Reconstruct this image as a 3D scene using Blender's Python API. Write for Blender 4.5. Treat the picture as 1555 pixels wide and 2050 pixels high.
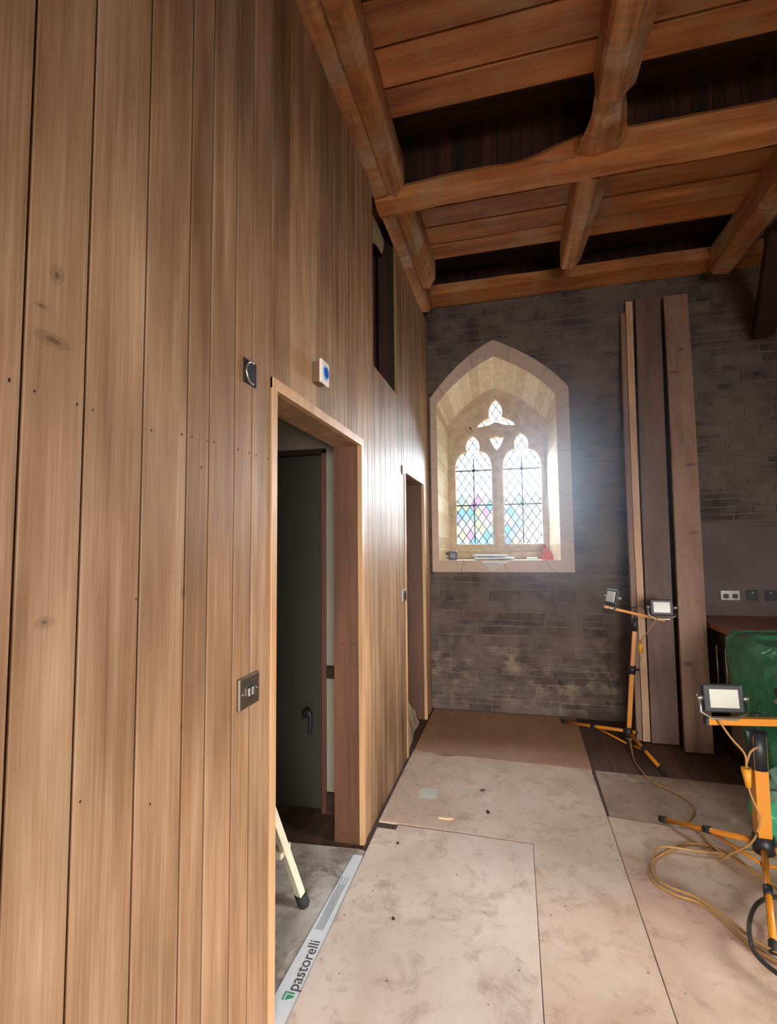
import bpy, bmesh, math, random
from mathutils import Vector, Matrix, noise
random.seed(7)
for o in list(bpy.data.objects): bpy.data.objects.remove(o)
scn = bpy.context.scene
C = scn.collection
PI = math.pi

# ------------------------------------------------------------ camera, world, lights, exposure
def look(psi, th, ro):
    fwd = Vector((-math.sin(psi)*math.cos(th), math.cos(psi)*math.cos(th), math.sin(th)))
    r0 = Vector((math.cos(psi), math.sin(psi), 0)); u0 = r0.cross(fwd)
    r = r0*math.cos(ro)+u0*math.sin(ro); u = -r0*math.sin(ro)+u0*math.cos(ro)
    return Matrix((( r.x, u.x, -fwd.x), (r.y, u.y, -fwd.y), (r.z, u.z, -fwd.z))).to_4x4()
cd = bpy.data.cameras.new('camera'); cam = bpy.data.objects.new('camera', cd); C.objects.link(cam)
cam.matrix_world = Matrix.Translation((0, 0, 1.52)) @ look(0.24946, 0.06907, -0.0104)
cd.sensor_fit = 'HORIZONTAL'; cd.sensor_width = 36; cd.lens = 36*989.9/1555; cd.clip_start = .02
scn.camera = cam

scn.view_settings.view_transform = 'Standard'; scn.view_settings.look = 'None'
scn.view_settings.gamma = 1; scn.view_settings.use_curve_mapping = False
scn.view_settings.exposure = 0.22

SKY = 3.2
w = bpy.data.worlds.new('world'); scn.world = w; w.use_nodes = True
bg = w.node_tree.nodes['Background']; bg.inputs[0].default_value = (.84, .93, 1, 1); bg.inputs[1].default_value = SKY

def area(name, loc, target, sx, sy, power, col, spread=PI):
    l = bpy.data.lights.new(name, 'AREA'); l.shape = 'RECTANGLE'; l.size = sx; l.size_y = sy
    l.energy = power; l.color = col; l.spread = spread
    o = bpy.data.objects.new(name, l); C.objects.link(o); o.location = loc
    o.rotation_euler = (Vector(target)-Vector(loc)).to_track_quat('-Z', 'Y').to_euler()
    return o
pt = area('window_portal', (-.155, 5.35, 2.25), (-.155, 0, 2.25), 1.3, 2.0, 1, (1, 1, 1)); pt.data.cycles.is_portal = True
# unseen fill lamps added near the end and right walls to lift the room
area('end_fill_light', (1.4, -3.9, 1.3), (.0, 2, .0), 2.4, 2.0, 95, (1, .95, .92), 1.3)
area('side_fill_light', (5.8, 1.2, 1.5), (-.6, 1.9, .0), 2.0, 1.4, 42, (1, .96, .92), .9)
# bright patch of sky to the left outside, raking in through the window
sl = bpy.data.lights.new('hazy_sun', 'SUN'); sl.energy = 74; sl.angle = math.radians(80); sl.color = (.86, .93, 1)
so = bpy.data.objects.new('hazy_sun', sl); C.objects.link(so); so.location = (-3, 8, 5)
so.rotation_euler = Vector((.18, -.86, -.42)).to_track_quat('-Z', 'Y').to_euler()

# ------------------------------------------------------------ materials
def newmat(name):
    m = bpy.data.materials.new(name); m.use_nodes = True; nt = m.node_tree
    return m, nt, nt.nodes['Principled BSDF']
def N(nt, t, **k):
    n = nt.nodes.new(t)
    for a, v in k.items():
        if a.startswith('i_'): n.inputs[a[2:]].default_value = v
        else: setattr(n, a, v)
    return n
def L(nt, a, b): nt.links.new(a, b)
def ramp(nt, fac, stops):
    r = N(nt, 'ShaderNodeValToRGB'); e = r.color_ramp.elements
    while len(e) < len(stops): e.new(.5)
    for i, (p, c) in enumerate(stops): e[i].position = p; e[i].color = (*c, 1) if len(c) == 3 else c
    L(nt, fac, r.inputs[0]); return r.outputs[0]
def mix(nt, fac, a, b, mode='MIX'):
    m = N(nt, 'ShaderNodeMix', data_type='RGBA', blend_type=mode)
    for s, v in ((0, fac), (6, a), (7, b)):
        if isinstance(v, (int, float)): m.inputs[s].default_value = v
        elif isinstance(v, tuple): m.inputs[s].default_value = (*v, 1) if len(v) == 3 else v
        else: L(nt, v, m.inputs[s])
    return m.outputs[2]
def math_(nt, op, a, b=None, c=None):
    m = N(nt, 'ShaderNodeMath', operation=op)
    for i, v in enumerate((a, b, c)):
        if v is None: continue
        if isinstance(v, (int, float)): m.inputs[i].default_value = v
        else: L(nt, v, m.inputs[i])
    return m.outputs[0]
def srgb(r, g, b):
    f = lambda c: (c/255/12.92) if c/255 <= .04045 else ((c/255+.055)/1.055)**2.4
    return (f(r), f(g), f(b))

def plain(name, col, rough=.6, metal=0, emis=None, var=.12, nscale=8, coat=0, bump=0):
    m, nt, p = newmat(name)
    tc = N(nt, 'ShaderNodeTexCoord')
    n = N(nt, 'ShaderNodeTexNoise', i_Scale=nscale, i_Detail=5); L(nt, tc.outputs['Object'], n.inputs['Vector'])
    d = tuple(c*(1-var) for c in col); l = tuple(min(1, c*(1+var)) for c in col)
    L(nt, ramp(nt, n.outputs[0], [(.3, d), (.7, l)]), p.inputs['Base Color'])
    p.inputs['Roughness'].default_value = rough; p.inputs['Metallic'].default_value = metal
    p.inputs['Coat Weight'].default_value = coat
    if bump:
        b = N(nt, 'ShaderNodeBump', i_Strength=bump, i_Distance=.01); L(nt, n.outputs[0], b.inputs['Height']); L(nt, b.outputs[0], p.inputs['Normal'])
    if emis: p.inputs['Emission Color'].default_value = (*emis[0], 1); p.inputs['Emission Strength'].default_value = emis[1]
    return m

def wood(name, dark, mid, light, axis='Z', rough=.5, gs=1.0, tint=.35, knots=(), spec=.5, bump=.25, stain=None, stain_amt=0, coat=0, coatr=.3, blotch=.4, adze=0):
    """long grained wood; grain runs along `axis`; face attribute 'rnd' varies each board"""
    m, nt, p = newmat(name)
    tc = N(nt, 'ShaderNodeTexCoord'); at = N(nt, 'ShaderNodeAttribute', attribute_name='rnd')
    off = N(nt, 'ShaderNodeVectorMath', operation='MULTIPLY_ADD'); 
    comb = N(nt, 'ShaderNodeCombineXYZ')
    for i in range(3): L(nt, at.outputs['Fac'], comb.inputs[i])
    L(nt, comb.outputs[0], off.inputs[0]); off.inputs[1].default_value = (17, 23, 31); L(nt, tc.outputs['Object'], off.inputs[2])
    def mp(a, b):
        s = {'X': (b, a, a), 'Y': (a, b, a), 'Z': (a, a, b)}[axis]
        q = N(nt, 'ShaderNodeMapping'); q.inputs['Scale'].default_value = s; L(nt, off.outputs[0], q.inputs['Vector']); return q.outputs[0]
    n1 = N(nt, 'ShaderNodeTexNoise', i_Scale=1, i_Detail=6, i_Distortion=.6); L(nt, mp(16*gs, 1.1*gs), n1.inputs['Vector'])
    n2 = N(nt, 'ShaderNodeTexNoise', i_Scale=1, i_Detail=3, i_Roughness=.7); L(nt, mp(130*gs, 3*gs), n2.inputs['Vector'])
    n3 = N(nt, 'ShaderNodeTexNoise', i_Scale=1, i_Detail=3); L(nt, mp(4*gs, 1.6*gs), n3.inputs['Vector'])
    g = math_(nt, 'ADD', math_(nt, 'MULTIPLY', n1.outputs[0], .62), math_(nt, 'MULTIPLY', n2.outputs[0], .38))
    col = ramp(nt, g, [(.3, dark), (.5, mid), (.7, light)])
    col = mix(nt, blotch, col, ramp(nt, n3.outputs[0], [(.3, (.62, .58, .52)), (.65, (1.12, 1.12, 1.12))]), 'MULTIPLY')
    t = ramp(nt, at.outputs['Fac'], [(0, (1-tint, 1-tint*1.1, 1-tint*1.25)), (.5, (1, 1, 1)), (1, (1+tint*.5, 1+tint*.4, 1+tint*.3))])
    col = mix(nt, 1.0, col, t, 'MULTIPLY')
    if stain:
        n4 = N(nt, 'ShaderNodeTexNoise', i_Scale=3.1, i_Detail=7, i_Roughness=.65); L(nt, tc.outputs['Object'], n4.inputs['Vector'])
        col = mix(nt, math_(nt, 'MULTIPLY', ramp(nt, n4.outputs[0], [(.48, (0, 0, 0)), (.66, (1, 1, 1))]), stain_amt), col, stain)
    sep = N(nt, 'ShaderNodeSeparateXYZ'); L(nt, tc.outputs['Object'], sep.inputs[0])
    if knots:
        nd = N(nt, 'ShaderNodeTexNoise', i_Scale=18, i_Detail=3); L(nt, tc.outputs['Object'], nd.inputs['Vector'])
        for (ax, ka, az, kz, r, st) in knots:
            da = math_(nt, 'DIVIDE', math_(nt, 'SUBTRACT', sep.outputs[ax], ka), r)
            dz = math_(nt, 'DIVIDE', math_(nt, 'SUBTRACT', sep.outputs[az], kz), r*st)
            d = math_(nt, 'SQRT', math_(nt, 'ADD', math_(nt, 'MULTIPLY', da, da), math_(nt, 'MULTIPLY', dz, dz)))
            d = math_(nt, 'ADD', d, math_(nt, 'MULTIPLY', math_(nt, 'SUBTRACT', nd.outputs[0], .5), 1.1))
            ring = math_(nt, 'MULTIPLY', math_(nt, 'ADD', math_(nt, 'SINE', math_(nt, 'MULTIPLY', d, 9.)), 1.), .5)
            f = ramp(nt, d, [(0, (1, 1, 1)), (.35, (.75, .75, .75)), (.8, (.35, .35, .35)), (1.6 if False else 1, (0, 0, 0))])
            col = mix(nt, math_(nt, 'MULTIPLY', f, math_(nt, 'MULTIPLY_ADD', ring, .45, .4)), col, tuple(c*.25 for c in dark))
    if adze:
        q = N(nt, 'ShaderNodeMapping'); q.inputs['Rotation'].default_value = (0, 0, .5); q.inputs['Scale'].default_value = (5, 34, 9); L(nt, off.outputs[0], q.inputs['Vector'])
        na = N(nt, 'ShaderNodeTexNoise', i_Scale=1, i_Detail=2); L(nt, q.outputs[0], na.inputs['Vector'])
        g = math_(nt, 'ADD', g, math_(nt, 'MULTIPLY', na.outputs[0], adze))
        col = mix(nt, .5, col, ramp(nt, na.outputs[0], [(.35, (.62, .6, .58)), (.6, (1.15, 1.15, 1.15))]), 'MULTIPLY')
    L(nt, col, p.inputs['Base Color'])
    p.inputs['Roughness'].default_value = rough; p.inputs['Specular IOR Level'].default_value = spec
    p.inputs['Coat Weight'].default_value = coat; p.inputs['Coat Roughness'].default_value = coatr
    b = N(nt, 'ShaderNodeBump', i_Strength=bump, i_Distance=.004); L(nt, g, b.inputs['Height']); L(nt, b.outputs[0], p.inputs['Normal'])
    return m

knotsL = [(1, .69, 2, 2.015, .016, 1.3), (1, .66, 2, 1.945, .016, .5), (1, .690, 2, 1.893, .042, .35), (1, 3.22, 2, 2.105, .03, 1),
          (1, 1.06, 2, 1.41, .012, 1.4), (1, .69, 2, 1.395, .02, .6)]
M = {}
M['oak'] = wood('varnished_oak_planks', srgb(128, 90, 58), srgb(164, 128, 96), srgb(192, 162, 132), 'Z', .55, 1.0, .22, knotsL, coat=.10, coatr=.38, bump=.25, blotch=.8, spec=.35)
M['oak_edge'] = wood('oak_frame', srgb(176, 130, 88), srgb(200, 158, 114), srgb(214, 176, 132), 'Z', .45, 1.0, .15, coat=.15)
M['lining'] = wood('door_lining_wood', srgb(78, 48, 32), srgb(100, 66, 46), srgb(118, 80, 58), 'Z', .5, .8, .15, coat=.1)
M['groove'] = plain('dark_groove', (.02, .012, .006), .9)
M['ceilboard'] = wood('old_ceiling_boards', srgb(118, 66, 32), srgb(184, 114, 62), srgb(216, 152, 94), 'X', .6, .8, .3, stain=srgb(176, 148, 108), stain_amt=.6, blotch=.9, bump=.6)
M['timber_x'] = wood('old_beam_timber', srgb(136, 74, 34), srgb(200, 122, 62), srgb(230, 168, 106), 'X', .6, .9, .2, stain=srgb(190, 158, 116), stain_amt=.5, blotch=.8, bump=.6)
M['timber_y'] = wood('old_rafter_timber', srgb(124, 76, 42), srgb(184, 122, 72), srgb(220, 170, 120), 'Y', .6, .9, .2, stain=srgb(190, 168, 138), stain_amt=.8, blotch=.7, adze=1.5, bump=.6)
M['darkwood'] = wood('dark_roof_wood', srgb(30, 16, 12), srgb(58, 30, 20), srgb(84, 44, 30), 'X', .8, 1, .3)  # much darker brown than the ceiling boards, as is the riser wood
M['darkwood_z'] = wood('dark_riser_wood', srgb(30, 14, 12), srgb(64, 32, 24), srgb(96, 52, 38), 'Z', .8, 1, .3)
M['plank_a'] = wood('leaning_board_reddish', srgb(106, 78, 62), srgb(140, 108, 88), srgb(160, 126, 104), 'Z', .6, .7, .15,
                    knots=[(0, 1.36, 2, 1.6, .05, .35), (0, 1.38, 2, 2.15, .06, .3), (0, 1.33, 2, 2.95, .05, .4), (0, 1.4, 2, 3.15, .04, .4), (0, 1.22, 2, .62, .045, .45)])
M['plank_b'] = wood('leaning_board_brown', srgb(84, 62, 52), srgb(110, 84, 72), srgb(128, 100, 86), 'Z', .6, .7, .15)
M['batten'] = wood('pale_batten', srgb(176, 136, 102), srgb(202, 162, 126), srgb(220, 184, 148), 'Z', .55, .8, .15)
M['metal_dark'] = plain('bronze_metal', srgb(150, 136, 120), .3, .9, var=.1)
M['steel'] = plain('brushed_steel', srgb(190, 186, 178), .3, .9)
M['black'] = plain('black_plastic', (.018, .02, .024), .45)
M['blacknail'] = plain('nail_hole', (.012, .008, .006), .9)
M['white'] = plain('white_plastic', srgb(236, 230, 218), .35, var=.03)
M['blue'] = plain('blue_sensor', srgb(14, 84, 190), .3, var=.1)
M['orange'] = plain('orange_painted_steel', srgb(214, 136, 34), .35, var=.06, coat=.3)
M['yellowcord'] = plain('ochre_cord', srgb(176, 134, 78), .5)
M['yellowplug'] = plain('yellow_plastic', srgb(226, 160, 44), .45)
M['blackcord'] = plain('black_cord', srgb(48, 46, 42), .5)
M['lampglass'] = plain('floodlight_glass', srgb(206, 208, 196), .18, var=.03, coat=.6)
M['grey'] = plain('grey_tape', srgb(96, 98, 104), .5)
M['paper'] = plain('white_paper', srgb(226, 232, 236), .7, var=.03)
M['redplastic'] = plain('orange_red_plastic', srgb(206, 84, 44), .4)
M['insul'] = plain('cream_insulation', srgb(236, 216, 168), .8, var=.06, bump=.3)
M['plaster'] = plain('room_plaster', srgb(150, 140, 124), .9, nscale=2)
M['darkdoor'] = plain('dark_green_grey_door', srgb(54, 52, 44), .55, nscale=2, var=.1)
M['worktop'] = wood('worktop_wood', srgb(120, 76, 50), srgb(156, 104, 70), srgb(180, 128, 90), 'Y', .45, .8, .1)
M['cabinet'] = plain('cabinet_door_taupe', srgb(138, 124, 110), .5, nscale=3, var=.06)
M['plasterboard'] = plain('dark_plaster_panel', srgb(96, 82, 82), .85, nscale=2.3, var=.16)
M['alu'] = plain('cream_ladder_aluminium', srgb(214, 204, 180), .4, .2)
M['rubber'] = plain('black_rubber', (.015, .015, .015), .8)
M['chip'] = plain('wood_chip', srgb(226, 200, 160), .8)
M['brownwall'] = plain('end_wall_plaster', srgb(120, 96, 82), .9, nscale=1.5, var=.15)

def stone_wall_mat(name='rubble_stone', fixed=None, smear=.75):
    m, nt, p = newmat(name)
    tc = N(nt, 'ShaderNodeTexCoord'); at = N(nt, 'ShaderNodeAttribute', attribute_name='rnd')
    n = N(nt, 'ShaderNodeTexNoise', i_Scale=9, i_Detail=8, i_Roughness=.65); L(nt, tc.outputs['Object'], n.inputs['Vector'])
    n2 = N(nt, 'ShaderNodeTexNoise', i_Scale=1.7, i_Detail=6, i_Roughness=.6); L(nt, tc.outputs['Object'], n2.inputs['Vector'])
    col = ramp(nt, at.outputs['Fac'], [(0, srgb(58, 50, 50)), (.35, srgb(78, 66, 64)), (.6, srgb(90, 77, 71)), (.85, srgb(84, 62, 62)), (1, srgb(102, 88, 76))])
    if fixed: col = mix(nt, 1.0, col, fixed)
    col = mix(nt, .55, col, ramp(nt, n.outputs[0], [(.3, (.5, .47, .46)), (.7, (1.25, 1.22, 1.15))]), 'MULTIPLY')
    # salt bloom and old whitewash low on the wall
    sep = N(nt, 'ShaderNodeSeparateXYZ'); L(nt, tc.outputs['Object'], sep.inputs[0])
    low = ramp(nt, sep.outputs[2], [(.0, (.2, .2, .2)), (.12, (.7, .7, .7)), (.35, (1, 1, 1)), (.75, (0, 0, 0))])
    msk = math_(nt, 'MULTIPLY', low, ramp(nt, n.outputs[0], [(.49, (0, 0, 0)), (.62, (.6, .6, .6))]))
    msk = math_(nt, 'MULTIPLY', msk, ramp(nt, n2.outputs[0], [(.40, (0, 0, 0)), (.52, (1, 1, 1))]))
    col = mix(nt, msk, col, srgb(172, 152, 122))
    # old lime and soot smeared over stones and joints alike
    n3 = N(nt, 'ShaderNodeTexNoise', i_Scale=3.3, i_Detail=9, i_Roughness=.7); L(nt, tc.outputs['Object'], n3.inputs['Vector'])
    col = mix(nt, math_(nt, 'MULTIPLY', ramp(nt, n3.outputs[0], [(.42, (0, 0, 0)), (.60, (1, 1, 1))]), smear), col, srgb(112, 98, 90))
    col = mix(nt, math_(nt, 'MULTIPLY', ramp(nt, n3.outputs[0], [(.30, (1, 1, 1)), (.44, (0, 0, 0))]), .6), col, srgb(56, 46, 48))
    L(nt, col, p.inputs['Base Color']); p.inputs['Roughness'].default_value = .92
    b = N(nt, 'ShaderNodeBump', i_Strength=.7, i_Distance=.015); L(nt, n.outputs[0], b.inputs['Height']); L(nt, b.outputs[0], p.inputs['Normal'])
    return m
M['stone'] = stone_wall_mat(); M['mortar'] = stone_wall_mat('lime_mortar', srgb(102, 90, 82), .4)


def ashlar(name, c1, c2, mort, bw, bh, rough=.85, grain=.35):
    """dressed blocks on UV coordinates (u = along, v = across)"""
    m, nt, p = newmat(name)
    tc = N(nt, 'ShaderNodeTexCoord')
    n = N(nt, 'ShaderNodeTexNoise', i_Scale=22, i_Detail=7); L(nt, tc.outputs['Object'], n.inputs['Vector'])
    br = N(nt, 'ShaderNodeTexBrick'); br.offset = .35
    br.inputs['Color1'].default_value = (*c1, 1); br.inputs['Color2'].default_value = (*c2, 1); br.inputs['Mortar'].default_value = (*mort, 1)
    br.inputs['Scale'].default_value = 1; br.inputs['Mortar Size'].default_value = .006; br.inputs['Mortar Smooth'].default_value = .3
    br.inputs['Brick Width'].default_value = bw; br.inputs['Row Height'].default_value = bh; br.inputs['Bias'].default_value = 0
    L(nt, tc.outputs['UV'], br.inputs['Vector'])
    col = mix(nt, grain, br.outputs[0], ramp(nt, n.outputs[0], [(.3, (.6, .56, .5)), (.7, (1.2, 1.2, 1.2))]), 'MULTIPLY')
    L(nt, col, p.inputs['Base Color']); p.inputs['Roughness'].default_value = rough
    b = N(nt, 'ShaderNodeBump', i_Strength=.5, i_Distance=.008); L(nt, math_(nt, 'SUBTRACT', n.outputs[0], br.outputs['Fac']), b.inputs['Height']); L(nt, b.outputs[0], p.inputs['Normal'])
    return m
M['surround'] = ashlar('smooth_surround_stone', srgb(192, 168, 150), srgb(182, 158, 142), srgb(160, 138, 124), .42, .6, grain=.2)
M['reveal'] = ashlar('cream_reveal_stone', srgb(246, 230, 200), srgb(222, 200, 164), srgb(250, 242, 224), .13, .5)
M['tracery'] = plain('ochre_tracery_stone', srgb(190, 168, 138), .85, nscale=14, var=.2, bump=.3)
M['sill'] = plain('pale_sill', srgb(222, 214, 202), .8, nscale=12, var=.12, bump=.2)
M['lead'] = plain('dark_lead', (.03, .03, .035), .5, .5)

def board_mat(name, c, c2, scr, seed, amt=.5):
    """worn protective sheet: blotches, brown stains, scuffs"""
    m, nt, p = newmat(name)
    tc = N(nt, 'ShaderNodeTexCoord'); mp = N(nt, 'ShaderNodeMapping'); mp.inputs['Location'].default_value = (seed, seed*1.7, seed*.3); L(nt, tc.outputs['Object'], mp.inputs[0])
    v = mp.outputs[0]
    n1 = N(nt, 'ShaderNodeTexNoise', i_Scale=2.4, i_Detail=8, i_Roughness=.62, i_Distortion=.4); L(nt, v, n1.inputs['Vector'])
    n2 = N(nt, 'ShaderNodeTexNoise', i_Scale=9, i_Detail=10, i_Roughness=.75, i_Distortion=.5); L(nt, v, n2.inputs['Vector'])
    n3 = N(nt, 'ShaderNodeTexNoise', i_Scale=6, i_Detail=4, i_Distortion=2.5); L(nt, v, n3.inputs['Vector'])
    col = mix(nt, ramp(nt, n1.outputs[0], [(.36, (0, 0, 0)), (.66, (1, 1, 1))]), c, c2)
    col = mix(nt, math_(nt, 'MULTIPLY', ramp(nt, n2.outputs[0], [(.50, (0, 0, 0)), (.72, (1, 1, 1))]), amt), col, scr)
    col = mix(nt, math_(nt, 'MULTIPLY', ramp(nt, n3.outputs[0], [(.64, (0, 0, 0)), (.70, (1, 1, 1))]), amt*.6), col, srgb(214, 202, 186))
    vo = N(nt, 'ShaderNodeTexVoronoi', i_Scale=9, feature='DISTANCE_TO_EDGE'); L(nt, v, vo.inputs['Vector'])
    vs = N(nt, 'ShaderNodeTexVoronoi', i_Scale=13); L(nt, v, vs.inputs['Vector'])
    col = mix(nt, ramp(nt, vs.outputs['Distance'], [(.03, (.8, .8, .8)), (.08, (0, 0, 0))]), col, srgb(92, 66, 50))
    L(nt, col, p.inputs['Base Color']); p.inputs['Roughness'].default_value = .62
    b = N(nt, 'ShaderNodeBump', i_Strength=.2, i_Distance=.003); L(nt, n2.outputs[0], b.inputs['Height']); L(nt, b.outputs[0], p.inputs['Normal'])
    return m
M['hb1'] = board_mat('shade_browned_hardboard', srgb(166, 126, 96), srgb(180, 140, 108), srgb(132, 94, 70), 3.1)  # shade under the window is put into this browner tone
M['hb2'] = board_mat('tan_hardboard', srgb(204, 174, 150), srgb(224, 200, 178), srgb(146, 110, 84), 7.7, .7)
M['hb3'] = board_mat('pale_scuffed_hardboard', srgb(212, 190, 170), srgb(234, 216, 200), srgb(150, 116, 92), 12.3, .75)
M['hb4'] = board_mat('pinkish_hardboard', srgb(200, 166, 144), srgb(222, 198, 174), srgb(152, 108, 84), 19.9, .7)
M['hb5'] = board_mat('grey_old_board', srgb(184, 162, 142), srgb(150, 124, 102), srgb(104, 82, 66), 25.9, .7)
M['floor'] = wood('dark_floor_boards', srgb(64, 46, 38), srgb(92, 68, 56), srgb(112, 84, 68), 'Y', .7, .7, .3)
M['card'] = board_mat('dirty_white_card', srgb(206, 200, 190), srgb(120, 100, 80), srgb(74, 58, 44), 31.2, .8)

def green_mat():
    m, nt, p = newmat('green_polythene'); 
    p.inputs['Base Color'].default_value = (*srgb(34, 134, 96), 1); p.inputs['Roughness'].default_value = .22
    p.inputs['Transmission Weight'].default_value = 0; p.inputs['Coat Weight'].default_value = .6; p.inputs['Coat Roughness'].default_value = .12
    tc = N(nt, 'ShaderNodeTexCoord'); n = N(nt, 'ShaderNodeTexNoise', i_Scale=4, i_Detail=4, i_Distortion=1.5); L(nt, tc.outputs['Object'], n.inputs['Vector'])
    L(nt, ramp(nt, n.outputs[0], [(.3, srgb(40, 160, 112)), (.7, srgb(120, 220, 170))]), p.inputs['Base Color'])
    b = N(nt, 'ShaderNodeBump', i_Strength=1, i_Distance=.05); L(nt, n.outputs[0], b.inputs['Height']); L(nt, b.outputs[0], p.inputs['Normal'])
    return m
M['green'] = green_mat()

def glass_mat():
    m, nt, p = newmat('cathedral_glass')
    tc = N(nt, 'ShaderNodeTexCoord'); sep = N(nt, 'ShaderNodeSeparateXYZ'); L(nt, tc.outputs['Object'], sep.inputs[0])
    A = math_(nt, 'DIVIDE', sep.outputs[0], .082); B = math_(nt, 'DIVIDE', sep.outputs[2], .120)
    fa = math_(nt, 'FLOOR', math_(nt, 'ADD', A, B)); fb = math_(nt, 'FLOOR', math_(nt, 'SUBTRACT', A, B))
    cb = N(nt, 'ShaderNodeCombineXYZ'); L(nt, fa, cb.inputs[0]); L(nt, fb, cb.inputs[1])
    wn = N(nt, 'ShaderNodeTexWhiteNoise', noise_dimensions='2D'); L(nt, cb.outputs[0], wn.inputs['Vector'])
    s = 1/SKY
    k = lambda r, g, b: tuple((1.05*q*s)**.5 for q in (r, g, b))   # the ray crosses two faces of the pane
    r = N(nt, 'ShaderNodeValToRGB'); r.color_ramp.interpolation = 'CONSTANT'; e = r.color_ramp.elements
    pal = [(0, k(.75, .98, 1.05)), (.2, k(1.2, 1.1, 1.05)), (.36, k(.45, .82, .98)), (.5, k(1.1, .62, .85)), (.58, k(.95, 1.0, .62)), (.68, k(.7, .95, .85)), (.78, k(1.2, 1.15, 1.1)), (.93, k(.62, .66, .95))]
    while len(e) < len(pal): e.new(.5)
    for i, (q, c) in enumerate(pal): e[i].position = q; e[i].color = (*c, 1)
    L(nt, wn.outputs['Value'], r.inputs[0])
    low = math_(nt, 'LESS_THAN', math_(nt, 'MULTIPLY', math_(nt, 'SUBTRACT', fa, fb), .5*.120), .60)
    col = mix(nt, low, (.95, .97, .98), r.outputs[0])
    tr = N(nt, 'ShaderNodeBsdfTransparent'); L(nt, col, tr.inputs[0])
    gl = N(nt, 'ShaderNodeBsdfGlossy'); gl.inputs['Roughness'].default_value = .1
    ms = N(nt, 'ShaderNodeMixShader'); ms.inputs[0].default_value = .05
    L(nt, tr.outputs[0], ms.inputs[1]); L(nt, gl.outputs[0], ms.inputs[2])
    L(nt, ms.outputs[0], nt.nodes['Material Output'].inputs[0]); nt.nodes.remove(p)
    return m
M['glass'] = glass_mat()

# ------------------------------------------------------------ mesh helpers
def obj(name, bm, mats, parent=None, smooth=False, loc=None):
    me = bpy.data.meshes.new(name); 
    bmesh.ops.recalc_face_normals(bm, faces=bm.faces[:])
    bm.to_mesh(me); bm.free()
    for m in (mats if isinstance(mats, (list, tuple)) else [mats]): me.materials.append(m)
    if smooth:
        for p in me.polygons: p.use_smooth = True
    o = bpy.data.objects.new(name, me); C.objects.link(o)
    if loc is not None: o.location = loc
    if parent: o.parent = parent
    return o
def recenter(o, origin):
    """put a top-level object's origin at its base without moving it"""
    v = Vector(origin)
    o.data.transform(Matrix.Translation(-v)); o.location = v
    return o
def tag(o, label=None, cat=None, group=None, kind=None):
    if label: o['label'] = label
    if cat: o['category'] = cat
    if group: o['group'] = group
    if kind: o['kind'] = kind
    return o
def thing(name, loc, label, cat, group=None):
    o = bpy.data.objects.new(name, None); C.objects.link(o); o.location = loc; o.empty_display_size = .1
    return tag(o, label, cat, group)
def part(name, bm, m, parent, smooth=False, label=None):
    """part given in world coordinates, under an (unrotated) parent"""
    p = parent; off = Vector((0, 0, 0))
    while p: off += p.location; p = p.parent
    bmesh.ops.translate(bm, verts=bm.verts[:], vec=-off)
    o = obj(name, bm, m, parent, smooth)
    if label: o['label'] = label
    return o
def structure(o): o['kind'] = 'structure'; return o

def lay(bm):
    return bm.faces.layers.float.get('rnd') or bm.faces.layers.float.new('rnd')
def box(bm, a, b, bev=0, rnd=None, mi=0, jit=0):
    a = Vector(a); b = Vector(b)
    l = lay(bm); nf = set(bm.faces)
    r = bmesh.ops.create_cube(bm, size=1)
    for v in r['verts']:
        v.co = Vector((a[i]+(b[i]-a[i])*(v.co[i]+.5) for i in range(3)))
        if jit: v.co += Vector((random.uniform(-jit, jit) for _ in range(3)))
    if bev:
        bmesh.ops.bevel(bm, geom=list({e for v in r['verts'] for e in v.link_edges}), offset=bev, segments=2, affect='EDGES', profile=.5)
    rr = random.random() if rnd is None else rnd
    for f in bm.faces:
        if f not in nf: f[l] = rr; f.material_index = mi
def prism(bm, pts, h0, h1, axis='Z', rnd=None, mi=0):
    """extrude 2-D polygon between h0 and h1 along axis"""
    l = lay(bm)
    def P(p, h): return {'Z': (p[0], p[1], h), 'Y': (p[0], h, p[1]), 'X': (h, p[0], p[1])}[axis]
    A = [bm.verts.new(P(p, h0)) for p in pts]; B = [bm.verts.new(P(p, h1)) for p in pts]
    fs = [bm.faces.new(A), bm.faces.new(B[::-1])]
    n = len(pts)
    for i in range(n): fs.append(bm.faces.new((A[i], B[i], B[(i+1) % n], A[(i+1) % n])))
    rr = random.random() if rnd is None else rnd
    for f in fs: f[l] = rr; f.material_index = mi
def spline(pts, sub=8, closed=False):
    P = [Vector(p) for p in pts]; n = len(P); out = []
    rng = range(n if closed else n-1)
    for i in rng:
        if closed: p0, p1, p2, p3 = P[i-1], P[i], P[(i+1) % n], P[(i+2) % n]
        else: p0, p1, p2, p3 = P[max(i-1, 0)], P[i], P[i+1], P[min(i+2, n-1)]
        for k in range(sub):
            t = k/sub
            out.append(.5*((2*p1)+(-p0+p2)*t+(2*p0-5*p1+4*p2-p3)*t*t+(-p0+3*p1-3*p2+p3)*t**3))
    if not closed: out.append(P[-1])
    return out
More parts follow.
